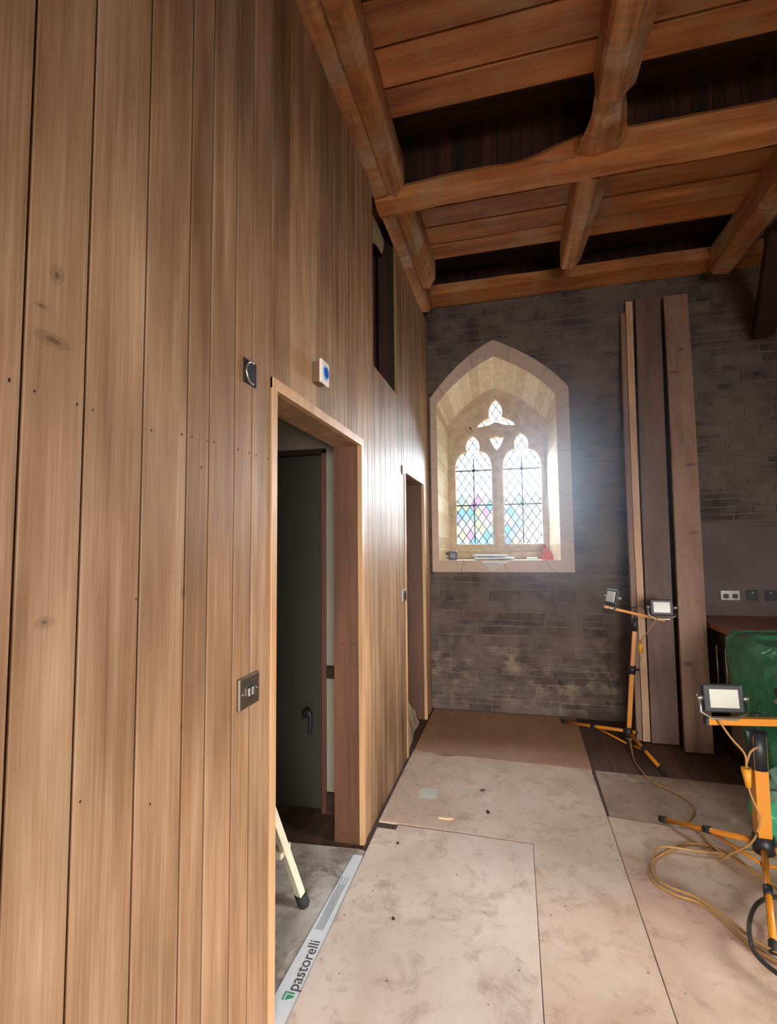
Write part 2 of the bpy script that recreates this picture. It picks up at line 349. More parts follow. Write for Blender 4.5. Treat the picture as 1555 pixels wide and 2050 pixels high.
def tube(bm, pts, r, seg=8, caps=True, rnd=0.5, square=False):
    pts = [Vector(p) for p in pts]; l = lay(bm); rings = []
    up = Vector((0, 0, 1))
    for i, p in enumerate(pts):
        d = (pts[min(i+1, len(pts)-1)]-pts[max(i-1, 0)])
        d = d.normalized() if d.length > 1e-9 else up
        ref = up if abs(d.z) < .95 else Vector((1, 0, 0))
        a = d.cross(ref).normalized(); b = d.cross(a).normalized()
        rr = r[i] if isinstance(r, (list, tuple)) else r
        ring = []
        for k in range(seg):
            t = 2*PI*k/seg + (PI/4 if square else 0)
            ring.append(bm.verts.new(p+a*math.cos(t)*rr+b*math.sin(t)*rr))
        rings.append(ring)
    for i in range(len(rings)-1):
        for k in range(seg):
            f = bm.faces.new((rings[i][k], rings[i][(k+1) % seg], rings[i+1][(k+1) % seg], rings[i+1][k])); f[l] = rnd; f.smooth = not square
    if caps:
        f = bm.faces.new(rings[0][::-1]); f[l] = rnd
        f = bm.faces.new(rings[-1]); f[l] = rnd
def BM(): return bmesh.new()
def hewn(prof, axis, h0, h1, n, amp, scl=3, seed=0, mod=None, rnd=None):
    """rough timber: profile (list of 2-D points) lofted along axis, wobbling"""
    bm = BM(); l = lay(bm); rings = []
    rr = random.random() if rnd is None else rnd
    # densify profile
    pr = []
    for i in range(len(prof)):
        a = Vector(prof[i]); b = Vector(prof[(i+1) % len(prof)])
        k = max(1, int((b-a).length/.04))
        for j in range(k): pr.append(a.lerp(b, j/k))
    for i in range(n+1):
        t = i/n; h = h0+(h1-h0)*t; ring = []
        cx = sum(p.x for p in prof_v(prof))/len(prof); 
        for p in pr:
            q = mod(p.x, p.y, h) if mod else (p.x, p.y)
            v = {'X': Vector((h, q[0], q[1])), 'Y': Vector((q[0], h, q[1]))}[axis]
            s = v*scl+Vector((seed, seed*2, 0))
            nz = noise.noise_vector(s)*amp + noise.noise_vector(s*4)*amp*.35
            nz[0 if axis == 'X' else 1] *= .2
            ring.append(bm.verts.new(v+nz))
        rings.append(ring)
    m = len(pr)
    for i in range(n):
        for k in range(m):
            f = bm.faces.new((rings[i][k], rings[i][(k+1) % m], rings[i+1][(k+1) % m], rings[i+1][k])); f[l] = rr
    for f in (bm.faces.new(rings[0][::-1]), bm.faces.new(rings[-1])): f[l] = rr
    return bm
def prof_v(p): return [Vector(q) for q in p]

XW = -.79           # face of the timber partition
YB = 4.70           # face of the stone wall

# ------------------------------------------------------------ floor, outer walls
bm = BM()
for i in range(60):
    x = -2.6+i*.16
    if x > 6: break
    box(bm, (x, -4.2, -.05), (x+.157, 4.9, 0))
o = structure(obj('floor', bm, M['floor']))
bm = BM(); box(bm, (6.0, -4.2, 0), (6.2, 4.95, 4.6)); structure(obj('wall_right', bm, M['brownwall']))
bm = BM(); box(bm, (-2.7, -4.3, 0), (6.2, -4.1, 4.6)); structure(obj('wall_front', bm, M['brownwall']))

# ------------------------------------------------------------ wall_left : plank partition
seams = [-4.1]
y = -4.1
while y < .2: y += random.uniform(.1, .16); seams.append(min(y, .24))
seams = [s for s in seams if s < .2]+[.24, .385, .50, .633, .758, .911, 1.063, 1.156, 1.28, 1.378, 1.501, 1.649, 1.849, 1.941, 2.11, 2.249, 2.301, 2.352, 2.439, 2.549,
          2.641, 2.722, 2.781, 2.911, 3.035, 3.168, 3.28, 3.395, 3.50, 3.576, 3.70, 3.81, 3.93, 4.05, 4.17, 4.30, 4.424, 4.56, 4.69]
openings = [(1.501, 2.549, -1, 2.102), (2.781, 3.395, 2.60, 9), (3.576, 4.424, -1, 2.11)]
ZT = 3.72
bm = BM()
for a, b in zip(seams[:-1], seams[1:]):
    # split the plank's y-range/z-range round the openings
    m = (a+b)/2; segs = [(0.0, ZT)]
    for (y0, y1, z0, z1) in openings:
        if y0-1e-3 <= m <= y1+1e-3:
            ns = []
            for s0, s1 in segs:
                if z0 > s0: ns.append((s0, min(s1, z0)))
                if z1 < s1: ns.append((max(s0, z1), s1))
            segs = [s for s in ns if s[1]-s[0] > .01]
    r = random.random()
    g = .0034 if a < 1.45 else .0024
    for s0, s1 in segs: box(bm, (XW-.022, a+g, s0), (XW, b-g, s1), .0016, r)
# dark backing behind the joints
def backing(y0, y1, z0, z1): box(bm, (XW-.06, y0, z0), (XW-.02, y1, z1), 0, .5, 1)
backing(-4.1, 1.501, 0, ZT); backing(1.501, 2.549, 2.102, ZT); backing(2.549, 2.781, 0, ZT); backing(2.781, 3.395, 2.10, 2.60)
backing(2.781, 3.395, 0, 2.10); backing(3.395, 3.576, 0, ZT); backing(3.576, 4.424, 2.11, ZT); backing(4.424, 4.69, 0, ZT)
nails = [(0.655, 1.791), (0.74, 1.792), (0.776, 1.791), (0.611, 1.796), (0.937, 1.787), (1.042, 1.801), (1.081, 1.803), (1.143, 1.805), (1.177, 1.809), (1.298, 1.811), (1.36, 1.812), (1.404, 1.812), (1.481, 1.814), (1.122, 1.731), (0.902, 1.412), (0.959, 0.962), (0.775, 1.056), (1.059, 1.092)]
for (ny, nz) in nails:
    r = random.uniform(.0018, .0032)
    prism(bm, [(ny+r*.8*math.cos(t*PI/4), nz+r*1.3*math.sin(t*PI/4)) for t in range(8)], XW-.004, XW+.0006, 'X', 0, 2)
wl = structure(obj('wall_left', bm, [M['oak'], M['groove'], M['blacknail']]))

# door linings (structure) : frame edge flush in the planking + deep jambs
def lining(name, y0, y1, ztop, w, depth):
    root = bpy.data.objects.new(name, None); C.objects.link(root); root.location = (XW, y0, 0); structure(root)
    for a, b in ((y0, y0+w), (y1-w, y1)):
        bm = BM(); box(bm, (XW-.02, a+.001, 0), (XW+.006, b-.001, ztop), .002); part('door_frame', bm, M['oak_edge'], root, label=None)
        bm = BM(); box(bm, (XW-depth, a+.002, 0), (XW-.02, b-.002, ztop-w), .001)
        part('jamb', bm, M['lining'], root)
    bm = BM(); box(bm, (XW-.02, y0+.001, ztop-w), (XW+.0065, y1-.001, ztop), .002); part('door_frame', bm, M['oak_edge'], root)
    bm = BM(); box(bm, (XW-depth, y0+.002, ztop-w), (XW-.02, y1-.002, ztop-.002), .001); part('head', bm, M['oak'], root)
    return root
d1 = lining('door_1', 1.501, 2.549, 2.102, .040, .155)
bm = BM()
for yy in (2.509,):
    for z in (.05, .53, 1.01):
        for x in (-.897, -.838):
            prism(bm, [(x+.003*math.cos(t*PI/4), z+.003*math.sin(t*PI/4)) for t in range(8)], yy-.002, yy, 'Y', 0)
part('screw_hole', bm, M['blacknail'], d1)
d2 = lining('door_2', 3.576, 4.424, 2.11, .038, .16)

# ------------------------------------------------------------ room behind the partition
bm = BM(); box(bm, (-2.7, -4.2, 0), (-2.6, 4.9, 4.3)); structure(obj('wall_inner_side', bm, M['plaster']))
bm = BM(); box(bm, (-2.6, 2.76, 0), (-1.52, 2.86, 2.6)); box(bm, (-1.095, 2.76, 0), (-.85, 2.86, 2.6)); box(bm, (-1.52, 2.76, 2.10), (-1.095, 2.86, 2.6))
structure(obj('wall_inner_cross', bm, M['plaster']))
bm = BM(); box(bm, (-2.6, -4.1, 2.5), (-.85, 4.69, 2.58)); structure(obj('ceiling_inner', bm, M['plaster']))
d3 = bpy.data.objects.new('door_3', None); C.objects.link(d3); d3.location = (-1.3, 2.75, 0); structure(d3)
bm = BM(); box(bm, (-1.50, 2.772, .012), (-1.112, 2.80, 2.075), .003); part('door_leaf', bm, M['darkdoor'], d3)
bm = BM(); box(bm, (-1.112, 2.745, 0), (-1.085, 2.80, 2.10), .002); part('door_frame', bm, M['lining'], d3)
bm = BM(); box(bm, (-1.53, 2.745, 2.08), (-1.085, 2.80, 2.11), .002); part('door_frame', bm, M['darkwood'], d3)
bm = BM(); tube(bm, spline([(-1.22, 2.765, .53), (-1.215, 2.72, .54), (-1.18, 2.70, .58), (-1.16, 2.70, .55), (-1.165, 2.70, .46)], 5), .011); part('door_handle', bm, M['black'], d3, True)
bm = BM(); box(bm, (-1.082, 2.735, .76), (-.96, 2.76, .83), .003); structure(obj('trim_1', bm, M['darkwood']))
bm = BM(); box(bm, (-1.082, 2.742, .0), (-.87, 2.76, .12), .003); structure(obj('baseboard_inner', bm, M['darkwood']))

# dirty white carton sheet with print in the threshold
t = thing('flattened_carton', (-.95, 1.9, 0), 'flattened dirty white cardboard carton with printed edge lying in near doorway', 'cardboard')
bm = BM(); prism(bm, [(-1.22, 1.30), (-.735, 1.30), (-.762, 2.46), (-.80, 2.47), (-1.16, 2.44)], .001, .007, 'Z')
part('card_panel', bm, M['card'], t)
bm = BM(); prism(bm, [(-.838, 1.30), (-.737, 1.30), (-.764, 2.42), (-.812, 2.42)], .007, .0085, 'Z'); part('printed_edge', bm, M['paper'], t, label='clean white printed edge')
def text(name, s, size, loc, rot, m, parent, ext=.0004):
    cu = bpy.data.curves.new(name, 'FONT'); cu.body = s; cu.size = size; cu.extrude = ext; cu.align_x = 'LEFT'
    o = bpy.data.objects.new(name, cu); C.objects.link(o)
    bpy.context.view_layer.update()
    me = bpy.data.meshes.new_from_object(o.evaluated_get(bpy.context.evaluated_depsgraph_get()))
    bpy.data.objects.remove(o)
    q = bpy.data.objects.new(name, me); C.objects.link(q); me.materials.append(m); q.parent = parent
    q.rotation_euler = rot; q.location = Vector(loc)-parent.location
    return q
M['ink'] = plain('grey_ink', srgb(74, 70, 70), .8); M['inkg'] = plain('green_ink', srgb(70, 150, 110), .8)
text('lettering', 'pastorelli', .060, (-.760, 1.655, .0088), (0, 0, PI/2+.02), M['ink'], t)
bm = BM()
prism(bm, [(-.800, 1.618), (-.794, 1.618), (-.794, 1.645), (-.765, 1.645), (-.765, 1.651), (-.800, 1.651)], .0085, .0092)
prism(bm, [(-.788, 1.618), (-.764, 1.632), (-.764, 1.640), (-.788, 1.640)], .0085, .0092)
part('logo', bm, M['inkg'], t)
bm = BM()
for i in range(5): box(bm, (-.808+i*.007, 1.93, .0085), (-.806+i*.007, 2.25-(i % 2)*.05, .0089))
part('small_print', bm, M['ink'], t)

# step ladder, mostly hidden behind the near jamb
t = thing('step_ladder', (-.98, 1.75, 0), 'cream metal step ladder leg with black foot standing inside the near doorway', 'ladder')
for (fx, fy, tx, ty) in ((-.91, 2.03, -1.06, 1.55), (-1.38, 2.12, -1.32, 1.60)):
    bm = BM(); F = Vector((fx, fy, .04)); T = Vector((tx, ty, 1.25)); tube(bm, [F, T], .021, 4, square=True); lg = part('leg', bm, M['alu'], t)
    bm = BM(); d = (T-F).normalized(); tube(bm, [F+d*.03, F-d*.028], .026, 8); q = part('foot', bm, M['rubber'], lg)
for (fx, fy, tx, ty) in ((-.92, 1.22, -1.06, 1.50), (-1.40, 1.25, -1.32, 1.54)):
    bm = BM(); tube(bm, [(fx, fy, .012), (tx, ty, 1.2)], .014, 4, square=True); part('leg', bm, M['alu'], t)
for k in range(1, 5):
    f = k/5
    a = Vector((-.91, 2.03, .04)).lerp(Vector((-1.06, 1.55, 1.25)), f); b = Vector((-1.38, 2.12, .04)).lerp(Vector((-1.32, 1.60, 1.25)), f)
    bm = BM(); box(bm, (b.x, a.y-.04, a.z-.012), (a.x, a.y+.05, a.z+.012), .004); part('tread', bm, M['alu'], t)
bm = BM(); box(bm, (-1.34, 1.40, 1.25), (-1.04, 1.62, 1.275), .006); part('top_platform', bm, M['black'], t)

# crumpled card in the far doorway
def crumple(pts_fn, nu, nv, th=.003):
    bm = BM(); l = lay(bm); g = [[bm.verts.new(pts_fn(i/nu, j/nv)) for j in range(nv+1)] for i in range(nu+1)]
    for i in range(nu):
        for j in range(nv): bm.faces.new((g[i][j], g[i+1][j], g[i+1][j+1], g[i][j+1]))
    bmesh.ops.solidify(bm, geom=bm.faces[:], thickness=th)
    return bm
def paperfn(u, v):
    n = noise.noise_vector(Vector((u*3, v*3, 1.3)))
    # sheet of buff building paper leaning in the doorway, torn top edge
    top = .30-.13*abs(u-.35)*2+.05*math.sin(u*19)
    return Vector((-.80-.10*v-.05*u*(1-v)+.018*n.x, 3.66+.66*u+.02*n.y, .006+v*top))
bm = crumple(paperfn, 14, 8); tag(recenter(obj('crumpled_paper', bm, plain('crumpled_paper', srgb(236, 212, 184), .8, bump=.2)), (-.85, 4.0, 0)), 'crumpled buff building paper bunched on floor of far doorway', 'paper')

# opening high in the partition
bm = BM()
box(bm, (-1.0, 3.395, 2.55), (-.95+.0, 3.44, 4.0), 0, .4); box(bm, (-.98, 2.70, 2.55), (-.86, 2.78, 3.7), 0, .4)
box(bm, (-.93, 3.40, 2.6), (-.815, 3.47, 3.9), .003, .3)
box(bm, (-1.25, 2.2, 2.585), (-1.2, 4.2, 4.3), 0, .5)
structure(obj('trim_2', bm, M['darkwood_z']))
def insf(u, v):
    n = noise.noise_vector(Vector((u*3, v*3, 5)))
    return Vector((-.86-.02*v+.012*n.x, 2.78+.56*u, 3.74-(1-u*.55)*.24*v+.02*n.z))
tag(recenter(obj('insulation_board', crumple(insf, 8, 6, .025), M['insul']), (-.87, 3.0, 3.5)), 'torn cream insulation board poking from top of the high opening in the plank wall', 'insulation')

# ------------------------------------------------------------ fittings on the plank wall
def plate(bm, y0, y1, z0, z1, x0, x1, bev=.004): box(bm, (x0, y0, z0), (x1, y1, z1), bev)
t = thing('light_switch', (XW, 1.36, 1.045), 'bronze metal double switch plate on planks left of near doorway at waist height', 'switch')
bm = BM(); plate(bm, 1.303, 1.417, 1.047, 1.139, XW, XW+.011); part('face_plate', bm, M['metal_dark'], t)
bm = BM(); box(bm, (XW+.010, 1.341, 1.072), (XW+.0125, 1.379, 1.114), .001); part('rocker_well', bm, M['black'], t)
for yy in (1.350, 1.370):
    bm = BM(); box(bm, (XW+.012, yy-.007, 1.081), (XW+.019, yy+.007, 1.105), .002); part('rocker', bm, M['steel'], t)
for yy in (1.320, 1.401):
    bm = BM(); tube(bm, [(XW+.0105, yy, 1.093), (XW+.013, yy, 1.093)], .0035, 10); part('screw', bm, M['steel'], t)
t = thing('wall_box', (XW, 1.357, 2.025), 'dark square wall box with curved metal ring above the double switch plate', 'electrical box')
bm = BM(); plate(bm, 1.320, 1.396, 2.026, 2.103, XW, XW+.004, .001); part('back_box', bm, plain('brown_black_box', srgb(44, 26, 16), .5), t)
bm = BM(); cy, cz = 1.36, 2.064; tube(bm, [(XW+.008, cy+.032*math.cos(a), cz+.034*math.sin(a)) for a in [PI*.42+i*PI*1.15/20 for i in range(21)]], .0032, 8); part('ring', bm, M['steel'], t, True)
bm = BM(); tube(bm, [(XW+.003, cy, cz), (XW+.006, cy, cz)], .026, 24); part('cover_disc', bm, M['black'], t)
t = thing('exit_button', (XW, 1.865, 2.19), 'square white touch sensor plate with blue centre above near doorway', 'sensor')
bm = BM(); box(bm, (XW, 1.850, 2.196), (XW+.036, 1.918, 2.282), .003); part('mounting_box', bm, plain('taupe_box', srgb(120, 92, 68), .5), t)
bm = BM(); box(bm, (XW+.036, 1.838, 2.190), (XW+.048, 1.924, 2.288), .004); part('face_plate', bm, M['white'], t)
bm = BM(); tube(bm, [(XW+.047, 1.882, 2.239), (XW+.050, 1.882, 2.239)], .031, 28); part('halo', bm, plain('pale_blue_ring', srgb(150, 200, 226), .3), t)
bm = BM(); tube(bm, [(XW+.049, 1.882, 2.239), (XW+.053, 1.882, 2.239)], .022, 28); part('sensor_disc', bm, M['blue'], t)
bm = BM(); plate(bm, 3.498, 3.568, 2.048, 2.112, XW, XW+.010); 
tag(recenter(obj('blanking_plate', bm, M['metal_dark']), (XW, 3.53, 2.05)), 'small dark square plate beside top left corner of far doorway', 'electrical plate')
t = thing('light_switch', (XW, 3.51, 1.12), 'small steel switch with dark toggle just left of far doorway', 'switch')
bm = BM(); plate(bm, 3.455, 3.565, 1.122, 1.208, XW, XW+.010); part('face_plate', bm, M['steel'], t)
bm = BM(); box(bm, (XW+.009, 3.485, 1.14), (XW+.018, 3.535, 1.19), .003); part('rocker', bm, M['black'], t)

# ------------------------------------------------------------ stone wall with the window opening
def arch(xl, xr, zb, zs, za, xa, bulge, n=14, nb=6, ns=8):
    """closed loop, constant point count: bottom-left -> bottom-right -> right springing -> apex -> left springing"""
    P = []
    for i in range(nb): P.append((xl+(xr-xl)*i/nb, zb))
    for i in range(ns): P.append((xr, zb+(zs-zb)*i/ns))
    def arc(a, b):
        a = Vector(a); b = Vector(b); d = b-a; nrm = Vector((d.y, -d.x)).normalized(); out = []
        for i in range(n):
            t = i/n; out.append(tuple(a+d*t+nrm*bulge*4*t*(1-t)*(1+.35*(.5-t))))
        return out
    P += arc((xr, zs), (xa, za)); P += arc((xa, za), (xl, zs))
    for i in range(ns): P.append((xl, zs-(zs-zb)*i/ns))
    return P
OUT = arch(-.765, .508, 1.272, 2.95, 3.465, -.155, .05)
INN = arch(-.705, .395, 1.38, 2.89, 3.31, -.152, .045)
TRA = arch(-.650, .318, 1.38, 2.755, 3.11, -.168, .045)

def wall_poly(loops, y):  # filled face with hole
    bm = BM(); es = []
    for lp in loops:
        vs = [bm.verts.new((p[0], y, p[1])) for p in lp]
        es += [bm.edges.new((vs[i], vs[(i+1) % len(vs)])) for i in range(len(vs))]
    bmesh.ops.triangle_fill(bm, edges=es, use_beauty=True)
    return bm
rect = [(-2.7, 0), (6.1, 0), (6.1, 4.5), (-2.7, 4.5)]
bm = wall_poly([rect, INN], YB+.004)
r = bmesh.ops.extrude_face_region(bm, geom=bm.faces[:])
bmesh.ops.translate(bm, verts=[v for v in r['geom'] if isinstance(v, bmesh.types.BMVert)], vec=(0, .02, 0))
l = lay(bm)
for f in bm.faces: f.material_index = 1
# outer shell of the wall, keeps daylight out
for (a, b) in (((-2.7, YB+.05, 0), (-.72, YB+.55, 4.5)), ((.40, YB+.05, 0), (6.1, YB+.55, 4.5)), ((-.72, YB+.05, 0), (.40, YB+.55, 1.37)), ((-.72, YB+.05, 3.33), (.40, YB+.55, 4.5))):
    box(bm, a, b, 0, .5, 1)
# laid stones
def open_at(z):
    """x-interval of the middle of the surround at height z"""
    lo = hi = None
    xs = []
    for i in range(len(OUT)):
        a, b = OUT[i], OUT[(i+1) % len(OUT)]
        if (a[1]-z)*(b[1]-z) <= 0 and abs(a[1]-b[1]) > 1e-9:
            t = (z-a[1])/(b[1]-a[1]); xs.append(a[0]+t*(b[0]-a[0]))
    if not xs: return None
    return min(xs)+.012, max(xs)-.012
random.seed(11)
z = .0
while z < 3.98:
    h = random.choice([.045, .055, .065, .075, .09, .11, .06])
    x = -.86-random.random()*.2
    while x < 2.75:
        wd = random.uniform(.12, .42)*(1.15 if h > .08 else 1)
        if 1.66 > z and x > 1.32: break
        hh = h
        x0, x1 = x+.006, x+wd-.006
        z0, z1 = z+.005, z+hh-.005
        spans = [(max(x0, -.80), x1)]
        iv = [q for q in (open_at(z0), open_at(z1), open_at((z0+z1)/2)) if q]
        if iv:
            a = min(q[0] for q in iv); b = max(q[1] for q in iv)
            ns = []
            for s in spans:
                if s[0] < a: ns.append((s[0], min(s[1], a)))
                if s[1] > b: ns.append((max(s[0], b), s[1]))
            spans = ns
        for s0, s1 in spans:
            if s1-s0 < .03: continue
            rr = random.random(); rr = rr if rr < .9 else 1
            d = random.uniform(-.004, .006)
            box(bm, (s0, YB-.002-d, z0+random.uniform(0, .006)), (s1, YB+.03, z1-random.uniform(0, .006)), .005, rr, 0, .005)
        x += wd
    z += h
wb = structure(obj('wall_back', bm, [M['stone'], M['mortar']]))

# window_1: surround, reveal, sill, tracery, glass, leads
w1 = bpy.data.objects.new('window_1', None); C.objects.link(w1); w1.location = (-.155, YB, 1.38); structure(w1)
def ring(bm, A, ya, B, yb, uvl=None, skip=(), u0=0, vlen=None, mi=0):
    n = len(A); va = [bm.verts.new((p[0], ya, p[1])) for p in A]; vb = [bm.verts.new((p[0], yb, p[1])) for p in B]
    uv = bm.loops.layers.uv.verify(); s = [0]
    for i in range(n): s.append(s[-1]+(Vector(A[(i+1) % n])-Vector(A[i])).length)
    d = ((Vector(A[8])-Vector(B[8])).length**2+(ya-yb)**2)**.5
    for i in range(n):
        if i in skip: continue
        j = (i+1) % n
        f = bm.faces.new((va[i], va[j], vb[j], vb[i])); f.material_index = mi
        for lp, c in zip(f.loops, ((s[i], 0), (s[i+1], 0), (s[i+1], d), (s[i], d))): lp[uv].uv = (c[0], c[1]+.01)
OUT2 = arch(-.765, .508, 1.272, 2.95, 3.465, -.155, .05)
bm = BM(); ring(bm, OUT2, YB+.03, OUT2, YB-.022); ring(bm, OUT2, YB-.022, INN, YB-.004)
bmesh.ops.remove_doubles(bm, verts=bm.verts[:], dist=.0005)
part('stone_surround', bm, M['surround'], w1)
bm = BM(); ring(bm, INN, YB-.004, TRA, 5.06, skip=set(range(6))); ring(bm, TRA, 5.06, TRA, 5.35, skip=set(range(6)))
part('reveal', bm, M['reveal'], w1)
bm = BM(); l = lay(bm)
prism(bm, [(-.705, YB-.002), (.395, YB-.002), (.33, 5.36), (-.66, 5.36)], 1.30, 1.381, 'Z')
part('window_sill', bm, M['sill'], w1)
# smooth polygon for the lights
def mirror(half, cx):
    R = [(cx+x, z) for x, z in half]; Lp = [(cx-x, z) for x, z in half if x > 1e-6][::-1]
    return R+Lp
W = .184
lan = [(0, 1.53), (W*.5, 1.53), (W, 1.53), (W, 1.8), (W, 2.1), (W, 2.31), (W*.985, 2.35), (W*.93, 2.39), (W*.83, 2.43), (W*.68, 2.46), (W*.5, 2.478), (W*.345, 2.483),
       (W*.37, 2.51), (W*.375, 2.54), (W*.345, 2.572), (W*.27, 2.602), (W*.15, 2.628), (0, 2.65)]
LAN1 = mirror(lan, -.396); LAN2 = mirror([(x*1.005, z) for x, z in lan], .085)
tre = [(0, 2.772), (.035, 2.758), (.075, 2.742), (.125, 2.733), (.195, 2.728), (.178, 2.757), (.15, 2.782), (.115, 2.802), (.085, 2.813), (.062, 2.822), (.068, 2.855), (.069, 2.885), (.06, 2.925), (.04, 2.965), (.018, 2.995), (0, 3.015)]
TRE = mirror(tre, -.16)
shd = [(0, 2.482), (.022, 2.508), (.045, 2.522), (.058, 2.55), (.06, 2.575), (.078, 2.605), (.055, 2.612), (.035, 2.608), (.02, 2.618), (0, 2.621)]
SHD = mirror(shd, -.155)
def poly_curve(name, outer, holes, y, ext, bev):
    cu = bpy.data.curves.new(name, 'CURVE'); cu.dimensions = '2D'; cu.fill_mode = 'BOTH'; cu.extrude = ext; cu.bevel_depth = bev; cu.bevel_resolution = 2; cu.offset = -bev*.9
    for lp in [outer]+holes:
        s = cu.splines.new('POLY'); s.points.add(len(lp)-1); s.use_cyclic_u = True
        for i, p in enumerate(lp): s.points[i].co = (p[0], p[1], 0, 1)
    o = bpy.data.objects.new(name, cu); C.objects.link(o); bpy.context.view_layer.update()
    me = bpy.data.meshes.new_from_object(o.evaluated_get(bpy.context.evaluated_depsgraph_get())); bpy.data.objects.remove(o)
    me.transform(Matrix.Translation((0, y, 0)) @ Matrix.Rotation(PI/2, 4, 'X'))
    bm = BM(); bm.from_mesh(me); bpy.data.meshes.remove(me); return bm
grow = arch(-.668, .338, 1.36, 2.765, 3.13, -.168, .045)
inset = lambda lp, d: lp
bm = poly_curve('tracery', grow, [LAN1, LAN2, TRE, SHD], 5.15, .055, .026)
part('tracery', bm, M['tracery'], w1)
# second, forward order of mouldings: wide trefoil-headed surround of each light
def grown(lp, d):
    n = len(lp); out = []
    for i in range(n):
        a = Vector(lp[i-1]); b = Vector(lp[i]); c = Vector(lp[(i+1) % n])
        t = ((b-a).normalized()+(c-b).normalized())
        t = t.normalized() if t.length > 1e-6 else (c-b).normalized()
        out.append(tuple(b+Vector((t.y, -t.x))*d))
    return out
arcL = arch(-.622, -.178, 1.50, 2.42, 2.72, -.396, .05, nb=2, ns=2); arcR = arch(-.132, .300, 1.50, 2.42, 2.71, .085, .05, nb=2, ns=2)
topT = [(-.16, 3.055), (-.30, 2.90), (-.40, 2.765), (-.39, 2.715), (-.26, 2.70), (-.155, 2.735), (-.05, 2.70), (.07, 2.715), (.08, 2.765), (-.02, 2.90)]
midS = [(-.155, 2.44), (-.235, 2.53), (-.262, 2.655), (-.155, 2.685), (-.048, 2.655), (-.075, 2.53)]
bm = poly_curve('tracery', grow, [arcL, arcR, topT, midS], 5.085, .018, .014)
part('tracery_moulding', bm, M['tracery'], w1)
bm = BM(); box(bm, (-.652, 5.04, 1.381), (.318, 5.09, 1.455), .012); part('tracery_base', bm, M['tracery'], w1)
# glazing
for nm, lp in (('pane', LAN1), ('pane', LAN2), ('pane', TRE), ('pane', SHD)):
    bm = BM(); g = grown(lp, .012); prism(bm, g, 5.150, 5.154, 'Y')
    part(nm, bm, M['glass'], w1)
def inside(p, lp):
    c = False; n = len(lp)
    for i in range(n):
        a, b = lp[i], lp[i-1]
        if (a[1] > p[1]) != (b[1] > p[1]) and p[0] < (b[0]-a[0])*(p[1]-a[1])/(b[1]-a[1])+a[0]: c = not c
    return c
def clipseg(a, b, lp, n=160):
    res = []; st = None
    for i in range(n+1):
        p = (a[0]+(b[0]-a[0])*i/n, a[1]+(b[1]-a[1])*i/n)
        if inside(p, lp):
            if st is None: st = p
            last = p
        elif st is not None:
            res.append((st, last)); st = None
    if st is not None: res.append((st, last))
    return res
# part coordinates are local to window_1, so the glass pattern origin is at its base: match it
ox, oz = -.155, 1.38
for lp in (LAN1, LAN2, TRE, SHD):
    bm = BM(); g = grown(lp, .006)
    for k in range(-60, 60):
        for sg in (1, -1):
            # sg: x/.082 + z/.12 = k   (local)
            z0, z1 = 1.45, 3.1
            xa = ox+.082*(k-sg*(z0-oz)/.120); xb = ox+.082*(k-sg*(z1-oz)/.120)
            for (p, q) in clipseg((xa, z0), (xb, z1), g):
                if (Vector(p)-Vector(q)).length > .012: tube(bm, [(p[0], 5.147, p[1]), (q[0], 5.147, q[1])], .0038, 4)
    part('lead_lattice', bm, M['lead'], w1)
for cx in (-.396, .085):
    for zz in (1.93, 2.29):
        bm = BM(); tube(bm, [(cx-.186, 5.14, zz), (cx+.186, 5.14, zz)], .0075, 6); part('saddle_bar', bm, M['lead'], w1)
    bm = BM(); tube(bm, [(cx, 5.136, 1.54), (cx, 5.136, 2.42)], .0062, 6)
    for zz in (1.93, 2.29): box(bm, (cx-.016, 5.13, zz-.016), (cx+.016, 5.145, zz+.016), .003)
    part('stanchion', bm, M['lead'], w1)

# dark plaster panel and worktop area on the right
bm = BM(); box(bm, (1.34, YB-.012, 0), (3.4, YB+.02, 1.66), .003); box(bm, (1.34, YB-.022, 1.655), (3.4, YB+.0, 1.685), .004); structure(obj('trim_3', bm, M['plasterboard']))

# ------------------------------------------------------------ ceiling
bm = BM(); lay(bm)
ys = [-4.0]
while ys[-1] < 1.75: ys.append(ys[-1]+random.uniform(.19, .23))
ys = [q for q in ys if q < 1.85]+[1.945, 2.163, 2.374, 2.56]
for a, b in zip(ys[:-1], ys[1:]):
    r = random.random()
    box(bm, (-1.2, a+.008, 3.92+random.uniform(0, .008)), (6.0, b-.006, 3.95), .003, r)
for a, b in zip([3.03, 3.347, 3.557, 3.775], [3.347, 3.557, 3.775, 3.99]):
    box(bm, (-1.2, a+.008, 3.92+random.uniform(0, .006)), (6.0, b-.006, 3.95), .003)
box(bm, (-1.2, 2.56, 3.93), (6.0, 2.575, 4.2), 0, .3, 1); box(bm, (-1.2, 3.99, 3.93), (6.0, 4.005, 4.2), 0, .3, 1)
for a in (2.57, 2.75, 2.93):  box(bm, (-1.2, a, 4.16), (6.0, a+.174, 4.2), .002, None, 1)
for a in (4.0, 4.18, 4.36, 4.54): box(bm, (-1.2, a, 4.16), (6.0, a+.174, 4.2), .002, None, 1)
x = -1.2
while x < 6.0:
    wdt = random.uniform(.03, .09); box(bm, (x, 2.965+random.uniform(0, .006), 3.74), (x+wdt-.002, 2.99, 4.17), 0, None, 2)
    box(bm, (x, 4.66+random.uniform(0, .006), 3.9), (x+wdt-.002, 4.69, 4.17), 0, None, 2); x += wdt
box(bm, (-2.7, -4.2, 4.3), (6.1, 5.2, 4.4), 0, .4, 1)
structure(obj('ceiling', bm, [M['ceilboard'], M['darkwood'], M['darkwood_z']]))

